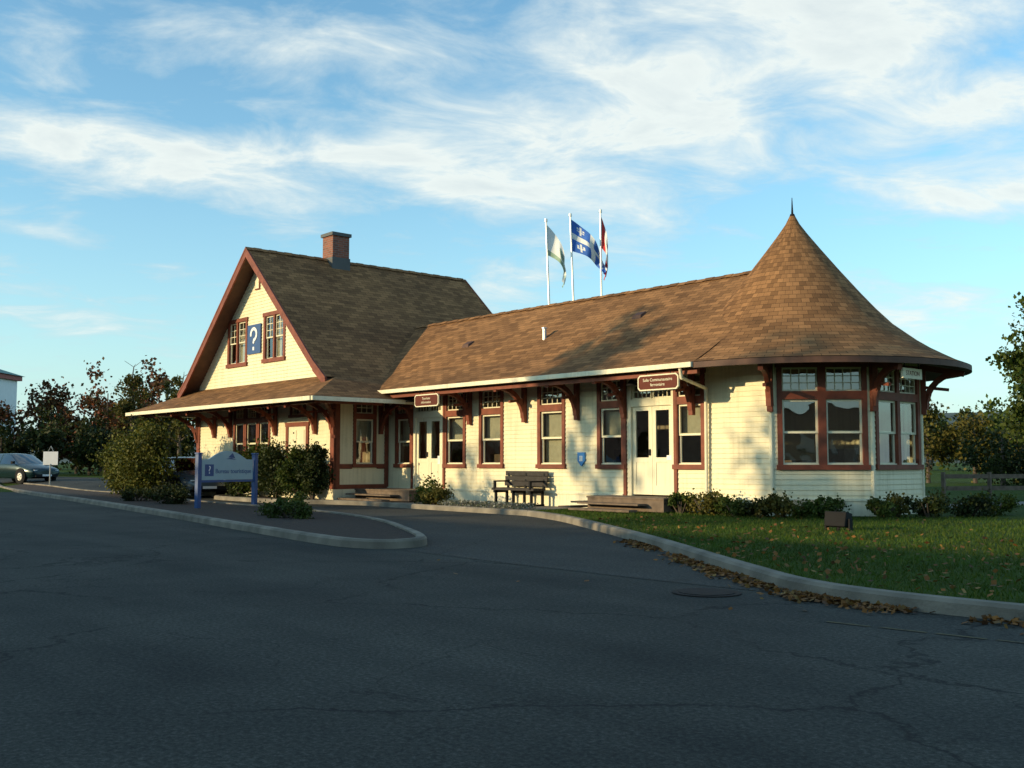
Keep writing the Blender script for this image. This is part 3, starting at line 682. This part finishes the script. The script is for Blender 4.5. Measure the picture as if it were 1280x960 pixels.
for u in (-25.8, -16.75):
    lp.cyl((u, 18.5, 3.4), (u, 18.5, 3.22), .012); lp.cyl((u, 18.5, 3.22), (u, 18.5, 3.08), .05, .14, 14)
lp.obj('porch_lamps', BLACK, STN)
dk = MB()
for u0, u1, v0 in ((-27.6, -24.7, 17.7), (-17.95, -15.5, 18.15)):
    k = v0
    while k < 19.05: dk.box(WF, u0, u1, k, k+.125, .40, .44); k += .135
    dk.box(WF, u0+.02, u1-.02, v0+.02, v0+.07, .12, .40); dk.box(WF, u0+.02, u0+.07, v0+.07, 19.1, .12, .40); dk.box(WF, u1-.07, u1-.02, v0+.07, 19.1, .12, .40)
    dk.box(WF, u0, u1-.5, v0-.32, v0-.01, .26, .30); dk.box(WF, u0, u1-.5, v0-.62, v0-.33, .12, .17)
dk.box(WF, -18.5, -17.96, 18.15, 19.05, .26, .30); dk.box(WF, -18.95, -18.5, 18.15, 19.05, .13, .17)
dk.obj('entrance_decks', WOOD, STN)

# ------------------------------------------------------------------ bench
BE = empty('park_bench', (-20.9, 18.7, .1))
def bench():
    s = MB(); b = MB(); l = MB(); U = -.80; W_ = .88
    for k in range(4): s.box(WF, -21.15+U, -19.45+U, 17.62+k*.115+W_, 17.62+k*.115+.10+W_, .50, .565)
    for k in range(3): b.box(WF, -21.15+U, -19.45+U, 18.10+k*.02+W_, 18.135+k*.02+W_, .61+k*.14, .735+k*.14)
    for u in (-21.05+U, -20.33+U, -19.61+U):
        l.box(WF, u, u+.06, 17.64+W_, 17.70+W_, .09, .53); l.box(WF, u, u+.06, 18.04+W_, 18.10+W_, .09, .53); l.box(WF, u, u+.06, 17.6+W_, 18.1+W_, .43, .50)
        l.box(WF, u, u+.06, 17.60+W_, 18.12+W_, .09, .14)
        l.hexa([(u, 18.08+W_, .48), (u+.06, 18.08+W_, .48), (u+.06, 18.13+W_, .48), (u, 18.13+W_, .48)], [(u, 18.145+W_, 1.0), (u+.06, 18.145+W_, 1.0), (u+.06, 18.19+W_, 1.0), (u, 18.19+W_, 1.0)])
    for u in (-21.05+U, -19.61+U): l.box(WF, u, u+.06, 17.6+W_, 18.12+W_, .72, .76); l.box(WF, u, u+.06, 17.6+W_, 17.66+W_, .53, .72)
    s.obj('seat', DWOOD, BE); b.obj('backrest', DWOOD, BE); l.obj('legs_and_arms', BLACK, BE)
bench()

# ------------------------------------------------------------------ tourist sign
TS = empty('tourist_information_sign', (-25.4, 12.4, 0))
A = Vector((-25.1, 11.45, 0)); Bp = Vector((-25.75, 13.35, 0)); d = (Bp-A).normalized(); L = (Bp-A).length
nrm = Vector((d.y, -d.x, 0))
FT = Fr((A.x, A.y), (d.x, d.y), (-nrm.x, -nrm.y)) if nrm.dot(Vector((1, -1, 0))) < 0 else Fr((A.x, A.y), (d.x, d.y), (nrm.x, nrm.y))
mb = MB()
for a in (0, L): mb.box(FT, a-.06, a+.06, -.06, .06, .05, 1.46); mb.box(FT, a-.075, a+.075, -.075, .075, 1.46, 1.50)
mb.obj('posts', BLUE, TS, bevel=.01)
def archpanel(m, a0, a1, z0, z1, rise, d0, d1, n=16):
    top = []
    for k in range(n+1):
        t = k/n; x = a0+(a1-a0)*t; w_ = max(0, 1-((t-.5)/.36)**2); top.append((x, z1+rise*w_))
    pts = [(a0, z0), (a1, z0)]+top[::-1]
    P1 = [FT.p(a, d1, z) for a, z in pts]; P0 = [FT.p(a, d0, z) for a, z in pts]
    m.poly(P1); m.poly(P0[::-1])
    for k in range(len(pts)): j = (k+1) % len(pts); m.poly([P0[k], P0[j], P1[j], P1[k]])
mb = MB(); archpanel(mb, .10, L-.10, .80, 1.33, .22, -.02, .02); mb.obj('panel', PALEBLUE, TS)
mb = MB(); mb.box(FT, .06, L-.06, -.025, .025, .74, .795); mb.obj('bottom_rail', BLUE, TS)
mb = MB(); mb.box(FT, .2, .5, .021, .026, .9, 1.2); mb.obj('blue_square', BLUE, TS)
ang = math.atan2(d.y, d.x)
text('lettering', 'Bureau touristique', FT.p(1.2, .024, 1.02), .17, (R(90), 0, ang), BLUE, TS, .002)
text('query', '?', FT.p(.35, .03, 1.05), .28, (R(90), 0, ang), WHITE, TS, .002)
mb = MB(); mb.poly([FT.p(1.0, .023, 1.38), FT.p(1.25, .023, 1.36), FT.p(1.16, .023, 1.50)]); mb.poly([FT.p(.92, .023, 1.34), FT.p(1.3, .023, 1.32), FT.p(1.1, .023, 1.37)]); mb.obj('emblem', BLUE, TS)

# ------------------------------------------------------------------ floodlight, small white sign
e = empty('ground_floodlight', (-9.74, 15.97, .1)); mb = MB()
mb.hexa([(-9.94, 15.82, .17), (-9.56, 15.82, .17), (-9.56, 16.04, .14), (-9.94, 16.04, .14)], [(-9.96, 15.86, .42), (-9.54, 15.86, .42), (-9.58, 16.12, .38), (-9.92, 16.12, .38)])
mb.obj('housing', BLACK, e, bevel=.015); mb = MB(); mb.cyl((-9.75, 15.95, .05), (-9.75, 15.95, .16), .03); mb.box(WF, -9.99, -9.96, 15.9, 16.0, .1, .3); mb.box(WF, -9.54, -9.51, 15.9, 16.0, .1, .3); mb.obj('bracket', BLACK, e)
x, y = st(-20.8, 47); g = gz(x, y)
e = empty('parking_notice_sign', (x, y, g)); F = Fr((x, y), (SY, CY), (CY, -SY)); mb = MB(); mb.box(F, -.33, .33, -.01, .01, g+.95, g+1.55); mb.obj('plate', WHITE, e)
mb = MB(); mb.bar((x, y, g-.05), (x, y, g+1.0), .05); mb.bar(F.p(-.12, 0, g+1.55), F.p(0, 0, g+1.8), .015); mb.bar(F.p(.12, 0, g+1.55), F.p(0, 0, g+1.8), .015); mb.obj('stand', METAL, e)

# ------------------------------------------------------------------ cars
def car(name, loc, rot, paintc, zs=1.0, wagon=True):
    e = empty(name, (0, 0, 0)); m = pm(name+'_paint', paintc, 0.22, .03, metal=.3)
    S = [(0, .62, .55, .60, .5), (.06, .74, .62, .66, .6), (.3, .82, .70, .75, .65), (1.0, .86, .84, .90, .72), (1.22, .87, .89, .95, .74), (1.95, .87, .93, 1.38, .60), (2.5, .87, .93, 1.44, .62), (2.6, .87, .93, 1.44, .62), (3.3, .87, .94, 1.43, .61), (3.38, .87, .94, 1.425, .61), (4.0, .86, .95, 1.36, .59) if wagon else (3.75, .86, .95, 1.33, .57), (4.38, .84, .96, 1.02, .66), (4.5, .76, .80, .86, .6)]
    V, Fc, M = [], [], []
    for x, w, b, r, wr in S:
        zb = .22 if .2 < x < 4.3 else .32
        half = [(0, zb), (w*.86, zb), (w*.97, zb+.12), (w, (zb+b)/2+.05), (w*.985, b-.05), (w*.95, b), (wr, r-.035), (wr*.82, r), (0, r+.015)]
        ring = half+[(-y, z) for y, z in half[-2:0:-1]]
        V += [(2.25-x, y, z*zs) for y, z in ring]
    n = 16
    for i in range(len(S)-1):
        x0, x1 = S[i][0], S[i+1][0]
        for k in range(n):
            Fc.append((i*n+k, i*n+(k+1) % n, (i+1)*n+(k+1) % n, (i+1)*n+k))
            side = k in (5, 10); top = k in (6, 7, 8, 9)
            gl = (side and 1.2 < x0 and x1 < 4.4 and (x1-x0) > .15) or (top and (abs(x0-1.22) < .01 or abs(x1-4.38) < .01))
            M.append(1 if gl else 0)
    Fc.append(tuple(range(n))); M.append(0); Fc.append(tuple((len(S)-1)*n+k for k in range(n))); M.append(0)
    me = bpy.data.meshes.new('body'); me.from_pydata(V, [], Fc); me.materials.append(m); me.materials.append(CARGLASS)
    me.polygons.foreach_set('material_index', M); me.polygons.foreach_set('use_smooth', [True]*len(Fc))
    bm = bmesh.new(); bm.from_mesh(me); bmesh.ops.recalc_face_normals(bm, faces=bm.faces); bm.to_mesh(me); bm.free()
    ob = bpy.data.objects.new('body', me); COL.objects.link(ob); ob.parent = e
    md = ob.modifiers.new('es', 'EDGE_SPLIT'); md.split_angle = R(38)
    ty, rm, ar, lt, rd, bk = MB(), MB(), MB(), MB(), MB(), MB()
    for x in (1.42, -1.25):
        for s in (-1, 1):
            ar.cyl((x, s*.70, .34*zs), (x, s*.872, .34*zs), .385, n=24); ty.cyl((x, s*.68, .31), (x, s*.885, .31), .31, n=24); rm.cyl((x, s*.88, .31), (x, s*.895, .31), .20, .18, n=20)
            for q_ in range(5):
                a_ = q_*2*math.pi/5; rd_ = (x+.12*math.cos(a_), s*.897, .31+.12*math.sin(a_)); bk.cyl(rd_, (rd_[0], s*.9, rd_[2]), .03, n=8)
    for s in (-1, 1):
        lt.box(WF, 2.17, 2.215, s*.42 if s > 0 else -.66, .66 if s > 0 else -.42, .52*zs, .64*zs); rd.box(WF, -2.24, -2.2, s*.5 if s > 0 else -.72, .72 if s > 0 else -.5, .68*zs, .84*zs)
        ar.hexa([(1.0, s*.86, .93*zs), (1.0, s*1.0, .93*zs), (.86, s*1.0, .93*zs), (.86, s*.86, .93*zs)], [(1.0, s*.86, 1.06*zs), (1.0, s*1.0, 1.06*zs), (.86, s*1.0, 1.06*zs), (.86, s*.86, 1.06*zs)])
    bk.box(WF, 2.19, 2.28, -.6, .6, .30, .42); bk.box(WF, 2.2, 2.235, -.36, .36, .50*zs, .60*zs); lt.box(WF, 2.285, 2.29, -.25, .25, .33, .42)
    for m_, nm, mt in ((ty, 'tyres', BLACK), (rm, 'wheel_rims', METAL), (ar, 'wheel_arches_and_mirrors', BLACK), (lt, 'headlamps', WHITE), (rd, 'tail_lamps', REDP), (bk, 'bumper_and_grille', BLACK)):
        o = m_.obj(nm, mt); o.parent = e
    e.location = (*loc, gz(*loc)+.005); e.rotation_euler = (0, 0, rot); return e
x, y = st(-24.6, 52); car('parked_car', (x, y), R(18), (0.012, 0.035, 0.04), 1.0)
car('parked_suv', (-36.6, 16.25), R(-4), (0.10, 0.13, 0.15), 1.0)
x, y = st(-31.2, 60); car('parked_car', (x, y), R(25), (0.15, 0.15, 0.16), 1.0)

# ------------------------------------------------------------------ flags
def flag(name, X, Y, top, lean, flen, fh, droop, colf, mats, thin=1.0):
    bx, by = st(X, Y); e = empty(name, (bx, by, 0)); mb = MB()
    tx, ty_ = st(X-lean, Y); mb.cyl((bx, by, -.05), (tx, ty_, top), .06, .035, 10); mb.cyl((tx, ty_, top), (tx, ty_, top+.1), .06, .06, 10); mb.obj('pole', METAL, e)
    nu, nv = 48, 32; V, Fc, M = [], [], []
    rx, ry = SY, CY; fx, fy = -CY, SY
    for j in range(nv+1):
        for i in range(nu+1):
            s = i/nu; t = j/nv
            dr = droop*(0.6+.5*s)
            ss = s*flen
            px = ss*math.cos(dr)*thin+.05*math.sin(7*t+5*s)*s; pz = -t*fh*(1-.12*s)-ss*math.sin(dr)*(1-.35*t)
            py = .16*math.sin(9*s+2.2*t)*min(1, 3*s)+.05*math.sin(17*s-3*t)*s
            zt = top-.1+pz; ln = lean*(1-(top-zt)/top)
            X0, Y0 = bx-rx*ln, by-ry*ln
            V.append((X0+rx*px+fx*py, Y0+ry*px+fy*py, zt))
    for j in range(nv):
        for i in range(nu):
            a = j*(nu+1)+i; Fc.append((a, a+1, a+nu+2, a+nu+1)); M.append(colf((i+.5)/nu, (j+.5)/nv))
    me = bpy.data.meshes.new('cloth'); me.from_pydata(V, [], Fc); [me.materials.append(m) for m in mats]; me.polygons.foreach_set('material_index', M); me.polygons.foreach_set('use_smooth', [True]*len(Fc))
    o = bpy.data.objects.new('cloth', me); COL.objects.link(o); o.parent = e; o.matrix_parent_inverse = Matrix.Translation(e.location).inverted()
def qc(s, t):
    if abs(s-.5) < .06 or abs(t-.5) < .085: return 1
    for cx in (.21, .79):
        for cy in (.2, .8):
            dx, dy = abs(s-cx), abs(t-cy)
            if dx < .025 and dy < .13 or (dx < .075 and abs(t-cy-.03) < .025) or (.04 < dx < .075 and -.07 < t-cy < .0): return 1
    return 0
def cc_(s, t):
    if s < .25 or s > .75: return 0
    return 0 if abs(s-.5)/.13+abs(t-.5)/.32 < 1 else 1
def g_(s, t): return 1 if (abs(s-.5) < .12 and abs(t-.5) < .25) or t > .8 else 0
flag('flagpole', 1.62, 38, 10.15, .36, 2.2, 1.15, 1.2, g_, [WHITEF, GREENF])
flag('flagpole', 2.50, 38, 10.35, .34, 2.1, 1.2, .86, qc, [BLUEF, WHITEF])
flag('flagpole', 3.33, 38, 10.5, .05, 2.2, 1.2, 1.32, cc_, [REDP, WHITEF], .5)

# ------------------------------------------------------------------ vegetation
def clumps(c, rx, ry, rz_, n, nclump, sp, shell=.55, bottom=-.8):
    cc = []
    while len(cc) < nclump:
        p = rng.normal(size=3); p /= np.linalg.norm(p); p *= rng.uniform(shell, 1.0)
        if p[2] < bottom: continue
        cc.append(p*np.array([rx, ry, rz_]))
    cc = np.array(cc); k = rng.integers(0, nclump, n); sz = rng.uniform(.6, 1.3, nclump)
    P = cc[k]+rng.normal(size=(n, 3))*sp*sz[k][:, None]
    return P+np.array(c)
def bush(name, x, y, rx, ry, h, n, mat, leaf=.09, base=None):
    b = gz(x, y)+.08 if base is None else base; e = empty(name, (x, y, b))
    P = clumps((x, y, b+h*.48), rx*.85, ry*.85, h*.45, n, max(14, n//120), min(rx, h)*.16, .35, -1)
    P[:, 2] = np.maximum(P[:, 2], b+.02)
    quads('foliage', P, rng.uniform(leaf*.6, leaf*1.3, n), mat, e)
    mb = MB()
    for k in range(6):
        a = random.uniform(0, 6.28); mb.cyl((x, y, b-.1), (x+math.cos(a)*rx*.5, y+math.sin(a)*ry*.5, b+h*.6), .03, .01, 6)
    mb.obj('stems', BARK, e)
def tree(name, x, y, h, r, n, mat, leaf=.25, trunkh=.3, sp=None, ncl=None, shell=.35, tz=None):
    b = gz(x, y)-.05; e = empty(name, (x, y, b)); mb = MB()
    tr = h*.022+.04; p = Vector((x, y, b)); segs = 6
    prev = p; r0 = tr
    for k in range(segs):
        q_ = Vector((x+random.uniform(-.1, .1)*k*.5, y+random.uniform(-.1, .1)*k*.5, b+h*.9*(k+1)/segs)); r1 = tr*(1-(k+1)/segs*.85)
        mb.cyl(prev, q_, r0, r1, 8)
        if k >= 1:
            for _ in range(4):
                a = random.uniform(0, 6.28); l = r*random.uniform(.5, .95)*(1-.5*k/segs); mb.cyl(q_, q_+Vector((math.cos(a)*l, math.sin(a)*l, l*random.uniform(.3, .9))), r1*.55, .012, 6)
        prev = q_; r0 = r1
    mb.obj('trunk_and_limbs', BARK, e)
    ch_ = h*(1-trunkh)/2
    P = clumps((x, y, b+h-ch_), r*.9, r*.9, ch_*.92, n, ncl or 55, sp or r*.13, shell, -1)
    quads('foliage', P, rng.uniform(leaf*.6, leaf*1.3, n), mat, e)
bush('shrub', -35.9, 14.4, 1.6, .95, 2.6, 12000, SUNLIT, .10)
bush('shrub', -38.0, 14.4, 1.1, .8, 2.2, 6000, SUNLIT, .10)
bush('shrub', -32.8, 16.45, .8, .6, 1.4, 3500, DGREEN)
bush('shrub', -31.6, 16.4, 1.0, .65, 1.9, 5500, GREEN)
bush('shrub', -30.2, 16.4, .95, .65, 1.85, 5500, DGREEN)
bush('shrub', -28.9, 16.45, .75, .6, 1.75, 4500, GREEN)
bush('shrub', -27.9, 16.4, .6, .5, 1.9, 4600, DGREEN)
bush('shrub', -28.4, 12.2, 1.1, .6, .50, 2600, DGREEN, .07)
bush('shrub', -31.0, 12.3, 1.0, .6, .42, 1800, DGREEN, .07)
bush('shrub', -20.6, 11.4, .8, .6, .50, 1800, GREEN, .06)
bush('shrub', -19.4, 10.9, .75, .55, .42, 1800, GREEN, .06)
bush('shrub', -23.6, 17.6, .55, .45, .65, 1700, GREEN, .07)
bush('shrub', -22.9, 17.3, .5, .4, .5, 1500, OLIVE, .07)
C = np.column_stack([rng.uniform(-22.3, -18.9, 2200), 16.9+rng.uniform(0, .55, 2200), .12+rng.uniform(0, .13, 2200)]); quads('ground_cover_flowers', C, rng.uniform(.03, .07, 2200), FLOWER, flat=.4)
for k, (x, y, rr_, hh, m_) in enumerate([(-15.3, 18.5, .5, .45, GREEN), (-14.5, 18.4, .55, .55, OLIVE), (-13.6, 18.3, .5, .4, GREEN), (-12.7, 18.6, .55, .5, OLIVE), (-12.0, 19.2, .5, .42, GREEN), (-11.2, 20.0, .5, .38, GREEN), (-10.7, 21.0, .6, .5, DGREEN), (-10.4, 22.1, .65, .5, DGREEN), (-10.3, 23.2, .6, .45, GREEN), (-11.3, 20.6, .4, .5, OLIVE), (-14.0, 18.5, .5, .38, GREEN), (-13.1, 18.4, .4, .35, DGREEN), (-12.35, 18.85, .45, .36, GREEN)]):
    bush('shrub', x, y, rr_, rr_*.8, hh, 1300, m_, .07, base=.1)
def mass(name, specs, mat, leaf):
    e = empty(name, (0, 0, 0)); Ps = []
    for (X, Y, h, r, n) in specs:
        x, y = st(X, Y); b = gz(x, y)
        Ps.append(clumps((x, y, b+h*.5), r, r, h*.48, n, 28, r*.16, .3, -1))
    P = np.concatenate(Ps); P[:, 2] = np.maximum(P[:, 2], .05); quads('foliage', P, rng.uniform(leaf*.6, leaf*1.3, len(P)), mat, e)
    mb = MB()
    for (X, Y, h, r, n) in specs:
        x, y = st(X, Y); mb.cyl((x, y, -.1), (x, y, h*.8), .14, .04, 7)
    mb.obj('trunks', BARK, e)
sp = []
for k in range(16):
    X = -62+k*2.4; sp.append((X, 80+random.uniform(-4, 6), random.uniform(6.2, 9.0), random.uniform(1.6, 2.6), 2200))
mass('distant_trees', sp, AUTUMN, .30)
sp = [(-37+random.uniform(-1, 1)+k*2.1, 74+random.uniform(-3, 3), random.uniform(3.4, 5.6), random.uniform(1.4, 2.1), 1700) for k in range(10)]
mass('distant_trees', sp, DGREEN, .26)
for X, Y, h, r in ((-25.6, 70, 8.2, 1.5), (-23.4, 71, 6.8, 1.0), (-22.0, 69, 7.4, 1.1)):
    x, y = st(X, Y); tree('slender_tree', x, y, h, r, 2300, OLIVE, .20, .15, ncl=40)
sp = [(26+k*2.6, 62+random.uniform(-3, 5), random.uniform(4.4, 6.0), random.uniform(1.6, 2.6), 3000) for k in range(9)]
mass('distant_trees', sp, OLIVE, .22)
sp = [(24+k*2.2, 52+random.uniform(-2, 2), random.uniform(1.9, 3.2), 1.8, 1900) for k in range(9)]
mass('hedgerow', sp, DGREEN, .18)
sp = [(-10+k*5, 120+random.uniform(-8, 8), random.uniform(6, 9), 3.6, 900) for k in range(30)]
mass('distant_trees', sp, GREEN, .6)
sp = [(-120+k*5, 125+random.uniform(-8, 8), random.uniform(6, 9), 3.6, 900) for k in range(22)]
mass('distant_trees', sp, DGREEN, .6)
x, y = st(24.9, 47); tree('maple_tree', x, y, 9.6, 2.6, 22000, GREEN, .2, .12, ncl=110)
e = empty('timber_fence', (0, 0, 0)); mb = MB()
p0 = st(13.3, 32.2); p1 = st(21, 33.5)
for k in range(6):
    t = k/5; x = p0[0]+(p1[0]-p0[0])*t; y = p0[1]+(p1[1]-p0[1])*t; mb.bar((x, y, 0), (x, y, .95), .1)
for z in (.45, .82): mb.bar((*p0, z), (*p1, z), .05, .13)
mb.obj('posts_and_rails', WOOD, e)
def hill(name, Y, Xs, hs, mat):
    V = []; Fc = []
    for i, (X, h) in enumerate(zip(Xs, hs)):
        for f, dz in ((0, 0), (150, .55), (330, .9), (500, 1.0), (800, .7), (1300, 0)):
            x, y = st(X, Y+f); V.append((x, y, -1+h*dz+random.uniform(-1, 1)*h*.02))
    for i in range(len(Xs)-1):
        for j in range(5): a = i*6+j; Fc.append((a, a+6, a+7, a+1))
    me = bpy.data.meshes.new(name); me.from_pydata(V, [], Fc); me.materials.append(mat); COL.objects.link(bpy.data.objects.new(name, me))
HILL = pm('forested_hill', (0.06, 0.085, 0.075), .95, .35, .02, 1.0, .08)
Xs = list(range(-1800, 2400, 60)); hill('hills', 1400, Xs, [46+56*math.exp(-((X-950)/520)**2)+10*math.sin(X*.004)+5*math.sin(X*.013) for X in Xs], HILL)

# far building left
e = empty('distant_shop_building', (0, 0, 0)); x, y = st(-43, 82); F = Fr((x, y), (SY, CY), (CY, -SY))
mb = MB(); mb.box(F, -18, -.9, -10, 0, -.2, 8.6); mb.obj('walls', WHITE, e)
mb = MB(); mb.hexa([F.p(-18.5, .5, 8.85), F.p(-.4, .5, 8.85), F.p(-.4, -10.5, 8.85), F.p(-18.5, -10.5, 8.85)], [F.p(-16, -3, 10.0), F.p(-3.5, -3, 10.0), F.p(-3.5, -7, 10.0), F.p(-16, -7, 10.0)]); mb.obj('roof', pm('teal_roof', (0.02, 0.16, 0.13), .5), e)
mb = MB(); mb.box(F, -18.3, -.6, -10.3, .3, 8.45, 8.85); mb.box(F, -12, -9, 0, .05, 1, 3); mb.box(F, -6, -3, 0, .05, 1, 3); mb.obj('red_band', pm('red_band_paint', (.3, .03, .02), .5), e)

# ------------------------------------------------------------------ behind the street (unseen building added to cast the long evening shade; street trees)
e = empty('shade_caster_building', (0, -20, 0)); mb = MB(); mb.box(WF, -110, 55, -24, -15, -.1, 6.0); mb.obj('walls', pm('shade_caster_brick', (0.25, 0.13, 0.09), .9, .2, 2), e)
mb = MB(); mb.box(WF, -110.2, 55.2, -24.2, -14.8, 6.0, 6.15); mb.obj('roof_edge', SOFFIT, e)
mb = MB()
for k in range(20): mb.box(WF, -105+k*8, -102.5+k*8, -14.99, -14.95, 1.2, 3.2)
mb.obj('windows', CARGLASS, e)
tree('street_tree', -23.6, -12.5, 11.5, 2.2, 1300, GREEN, .3, .42)
tree('street_tree', -29.5, -12.0, 12.8, 1.8, 1300, GREEN, .3, .5)
tree('street_tree', -35.0, -12.5, 9.2, 1.5, 700, GREEN, .3, .3)

# ------------------------------------------------------------------ light, sky, camera
EL, AZ = R(11.5), R(20)
S = Vector((-math.sin(AZ)*math.cos(EL), -math.cos(AZ)*math.cos(EL), math.sin(EL)))
sun = bpy.data.lights.new('sun', 'SUN'); sun.energy = 5.0; sun.angle = R(.53); sun.color = (1.0, .77, .43)
so = bpy.data.objects.new('sun', sun); so.rotation_euler = S.to_track_quat('Z', 'Y').to_euler(); so.location = (0, 0, 30); COL.objects.link(so)
w = bpy.data.worlds.new('World'); scene.world = w; w.use_nodes = True; nt = w.node_tree
bg = nt.nodes['Background']; bg.inputs['Strength'].default_value = 0.15
sky = N(nt, 'ShaderNodeTexSky'); sky.sky_type = 'NISHITA'; sky.sun_disc = False; sky.sun_elevation = EL; sky.sun_rotation = math.atan2(S.x, S.y)
sky.air_density = 1.0; sky.dust_density = .6; sky.ozone_density = 1.5
gain = N(nt, 'ShaderNodeMix', data_type='RGBA', blend_type='MULTIPLY'); gain.inputs[0].default_value = 1; nt.links.new(sky.outputs[0], gain.inputs[6]); gain.inputs[7].default_value = (1.2, 1.75, 1.85, 1)
tc = N(nt, 'ShaderNodeTexCoord'); sx = N(nt, 'ShaderNodeSeparateXYZ'); nt.links.new(tc.outputs['Generated'], sx.inputs[0])
def M(op, a, b=None, c=None):
    n = nt.nodes.new('ShaderNodeMath'); n.operation = op
    for i, v in enumerate((a, b, c)):
        if v is None: continue
        if isinstance(v, (int, float)): n.inputs[i].default_value = v
        else: nt.links.new(v, n.inputs[i])
    return n.outputs[0]
zc = M('ADD', M('MAXIMUM', sx.outputs[2], 0.0), .16)
cx = N(nt, 'ShaderNodeCombineXYZ'); nt.links.new(M('DIVIDE', sx.outputs[0], zc), cx.inputs[0]); nt.links.new(M('DIVIDE', sx.outputs[1], zc), cx.inputs[1])
m1 = N(nt, 'ShaderNodeMapping'); m1.inputs['Rotation'].default_value = (0, 0, R(-62)); nt.links.new(cx.outputs[0], m1.inputs[0])
def cnoise(scale, sxy, loc, det=8, rough=.55, dist=.3):
    m2 = N(nt, 'ShaderNodeMapping'); m2.inputs['Scale'].default_value = (*sxy, 1); m2.inputs['Location'].default_value = (*loc, 0); nt.links.new(m1.outputs[0], m2.inputs[0])
    n = N(nt, 'ShaderNodeTexNoise', Scale=scale, Detail=float(det), Roughness=rough, Distortion=dist); nt.links.new(m2.outputs[0], n.inputs['Vector'])
    return n.outputs['Fac']
# compass bearing relative to north-west and elevation: where the cloud banks lie
az = M('SUBTRACT', M('ARCTAN2', sx.outputs[1], M('MULTIPLY', sx.outputs[0], -1.0)), math.atan2(SY, CY))
el = M('ARCSINE', sx.outputs[2])
tot = None
for a0, e0, sa, se, amp in ((.28, .38, .27, .10, .22), (-.33, .43, .26, .055, .17), (-.36, .28, .14, .045, .19), (-.03, .262, .15, .026, .16), (.14, .29, .16, .05, .10), (-.20, .195, .30, .025, -.10), (-.12, .345, .12, .030, -.07), (.42, .235, .10, .022, .12), (-.40, .195, .12, .010, .15)):
    da = M('SUBTRACT', az, a0); de = M('ADD', M('SUBTRACT', el, e0), M('MULTIPLY', da, .22))
    x = M('ADD', M('POWER', M('ABSOLUTE', M('DIVIDE', da, sa)), 2.0), M('POWER', M('ABSOLUTE', M('DIVIDE', de, se)), 2.0))
    g = M('MULTIPLY', M('EXPONENT', M('MULTIPLY', x, -1.0)), amp)
    tot = g if tot is None else M('ADD', tot, g)
n1 = cnoise(1.6, (.8, 1.0), (3.0, 1.3), 6, .55, .3)
n2 = cnoise(4.2, (.85, 1.15), (7.7, 2.1), 7, .62, .5)
nn = M('ADD', M('MULTIPLY', n1, .55), M('MULTIPLY', n2, .45))
v = M('ADD', M('MULTIPLY_ADD', M('SUBTRACT', nn, .5), 1.55, .5), tot)
r = ramp(nt, v, [(.47, (0,)*3), (.60, (.5,)*3), (.74, (1,)*3)])
fade = M('MAXIMUM', M('MINIMUM', M('MULTIPLY', sx.outputs[2], 7.0), 1.0), 0.0)
cf = M('MULTIPLY', M('MULTIPLY', r.outputs[0], fade), .92)
ccol = ramp(nt, v, [(.5, (.56, .70, .76)), (.74, (.86, .92, .88)), (.95, (.68, .76, .77))])
csc = N(nt, 'ShaderNodeVectorMath', operation='SCALE'); nt.links.new(ccol.outputs[0], csc.inputs[0]); csc.inputs['Scale'].default_value = 7.0
hz = M('MULTIPLY', M('EXPONENT', M('MULTIPLY', M('MAXIMUM', sx.outputs[2], 0.0), -8.0)), .92)
hmix = N(nt, 'ShaderNodeMix', data_type='RGBA'); nt.links.new(hz, hmix.inputs[0]); nt.links.new(gain.outputs[2], hmix.inputs[6]); hmix.inputs[7].default_value = (4.1, 5.3, 5.7, 1)
mix = N(nt, 'ShaderNodeMix', data_type='RGBA'); nt.links.new(cf, mix.inputs[0]); nt.links.new(hmix.outputs[2], mix.inputs[6]); nt.links.new(csc.outputs[0], mix.inputs[7])
nt.links.new(mix.outputs[2], bg.inputs['Color'])
try:
    w.cycles.sampling_method = 'MANUAL'; w.cycles.sample_map_resolution = 512
except Exception: pass

cam = bpy.data.cameras.new('camera'); cam.sensor_width = 36; cam.lens = 36.56; cam.clip_end = 12000; cam.clip_start = .1
co = bpy.data.objects.new('camera', cam); COL.objects.link(co); co.location = (0, 0, EYE)
pitch = math.atan(98/1300); vd = Vector((-CY*math.cos(pitch), SY*math.cos(pitch), math.sin(pitch)))
co.rotation_euler = vd.to_track_quat('-Z', 'Y').to_euler(); scene.camera = co
scene.view_settings.view_transform = 'Standard'; scene.view_settings.look = 'None'; scene.view_settings.exposure = 0
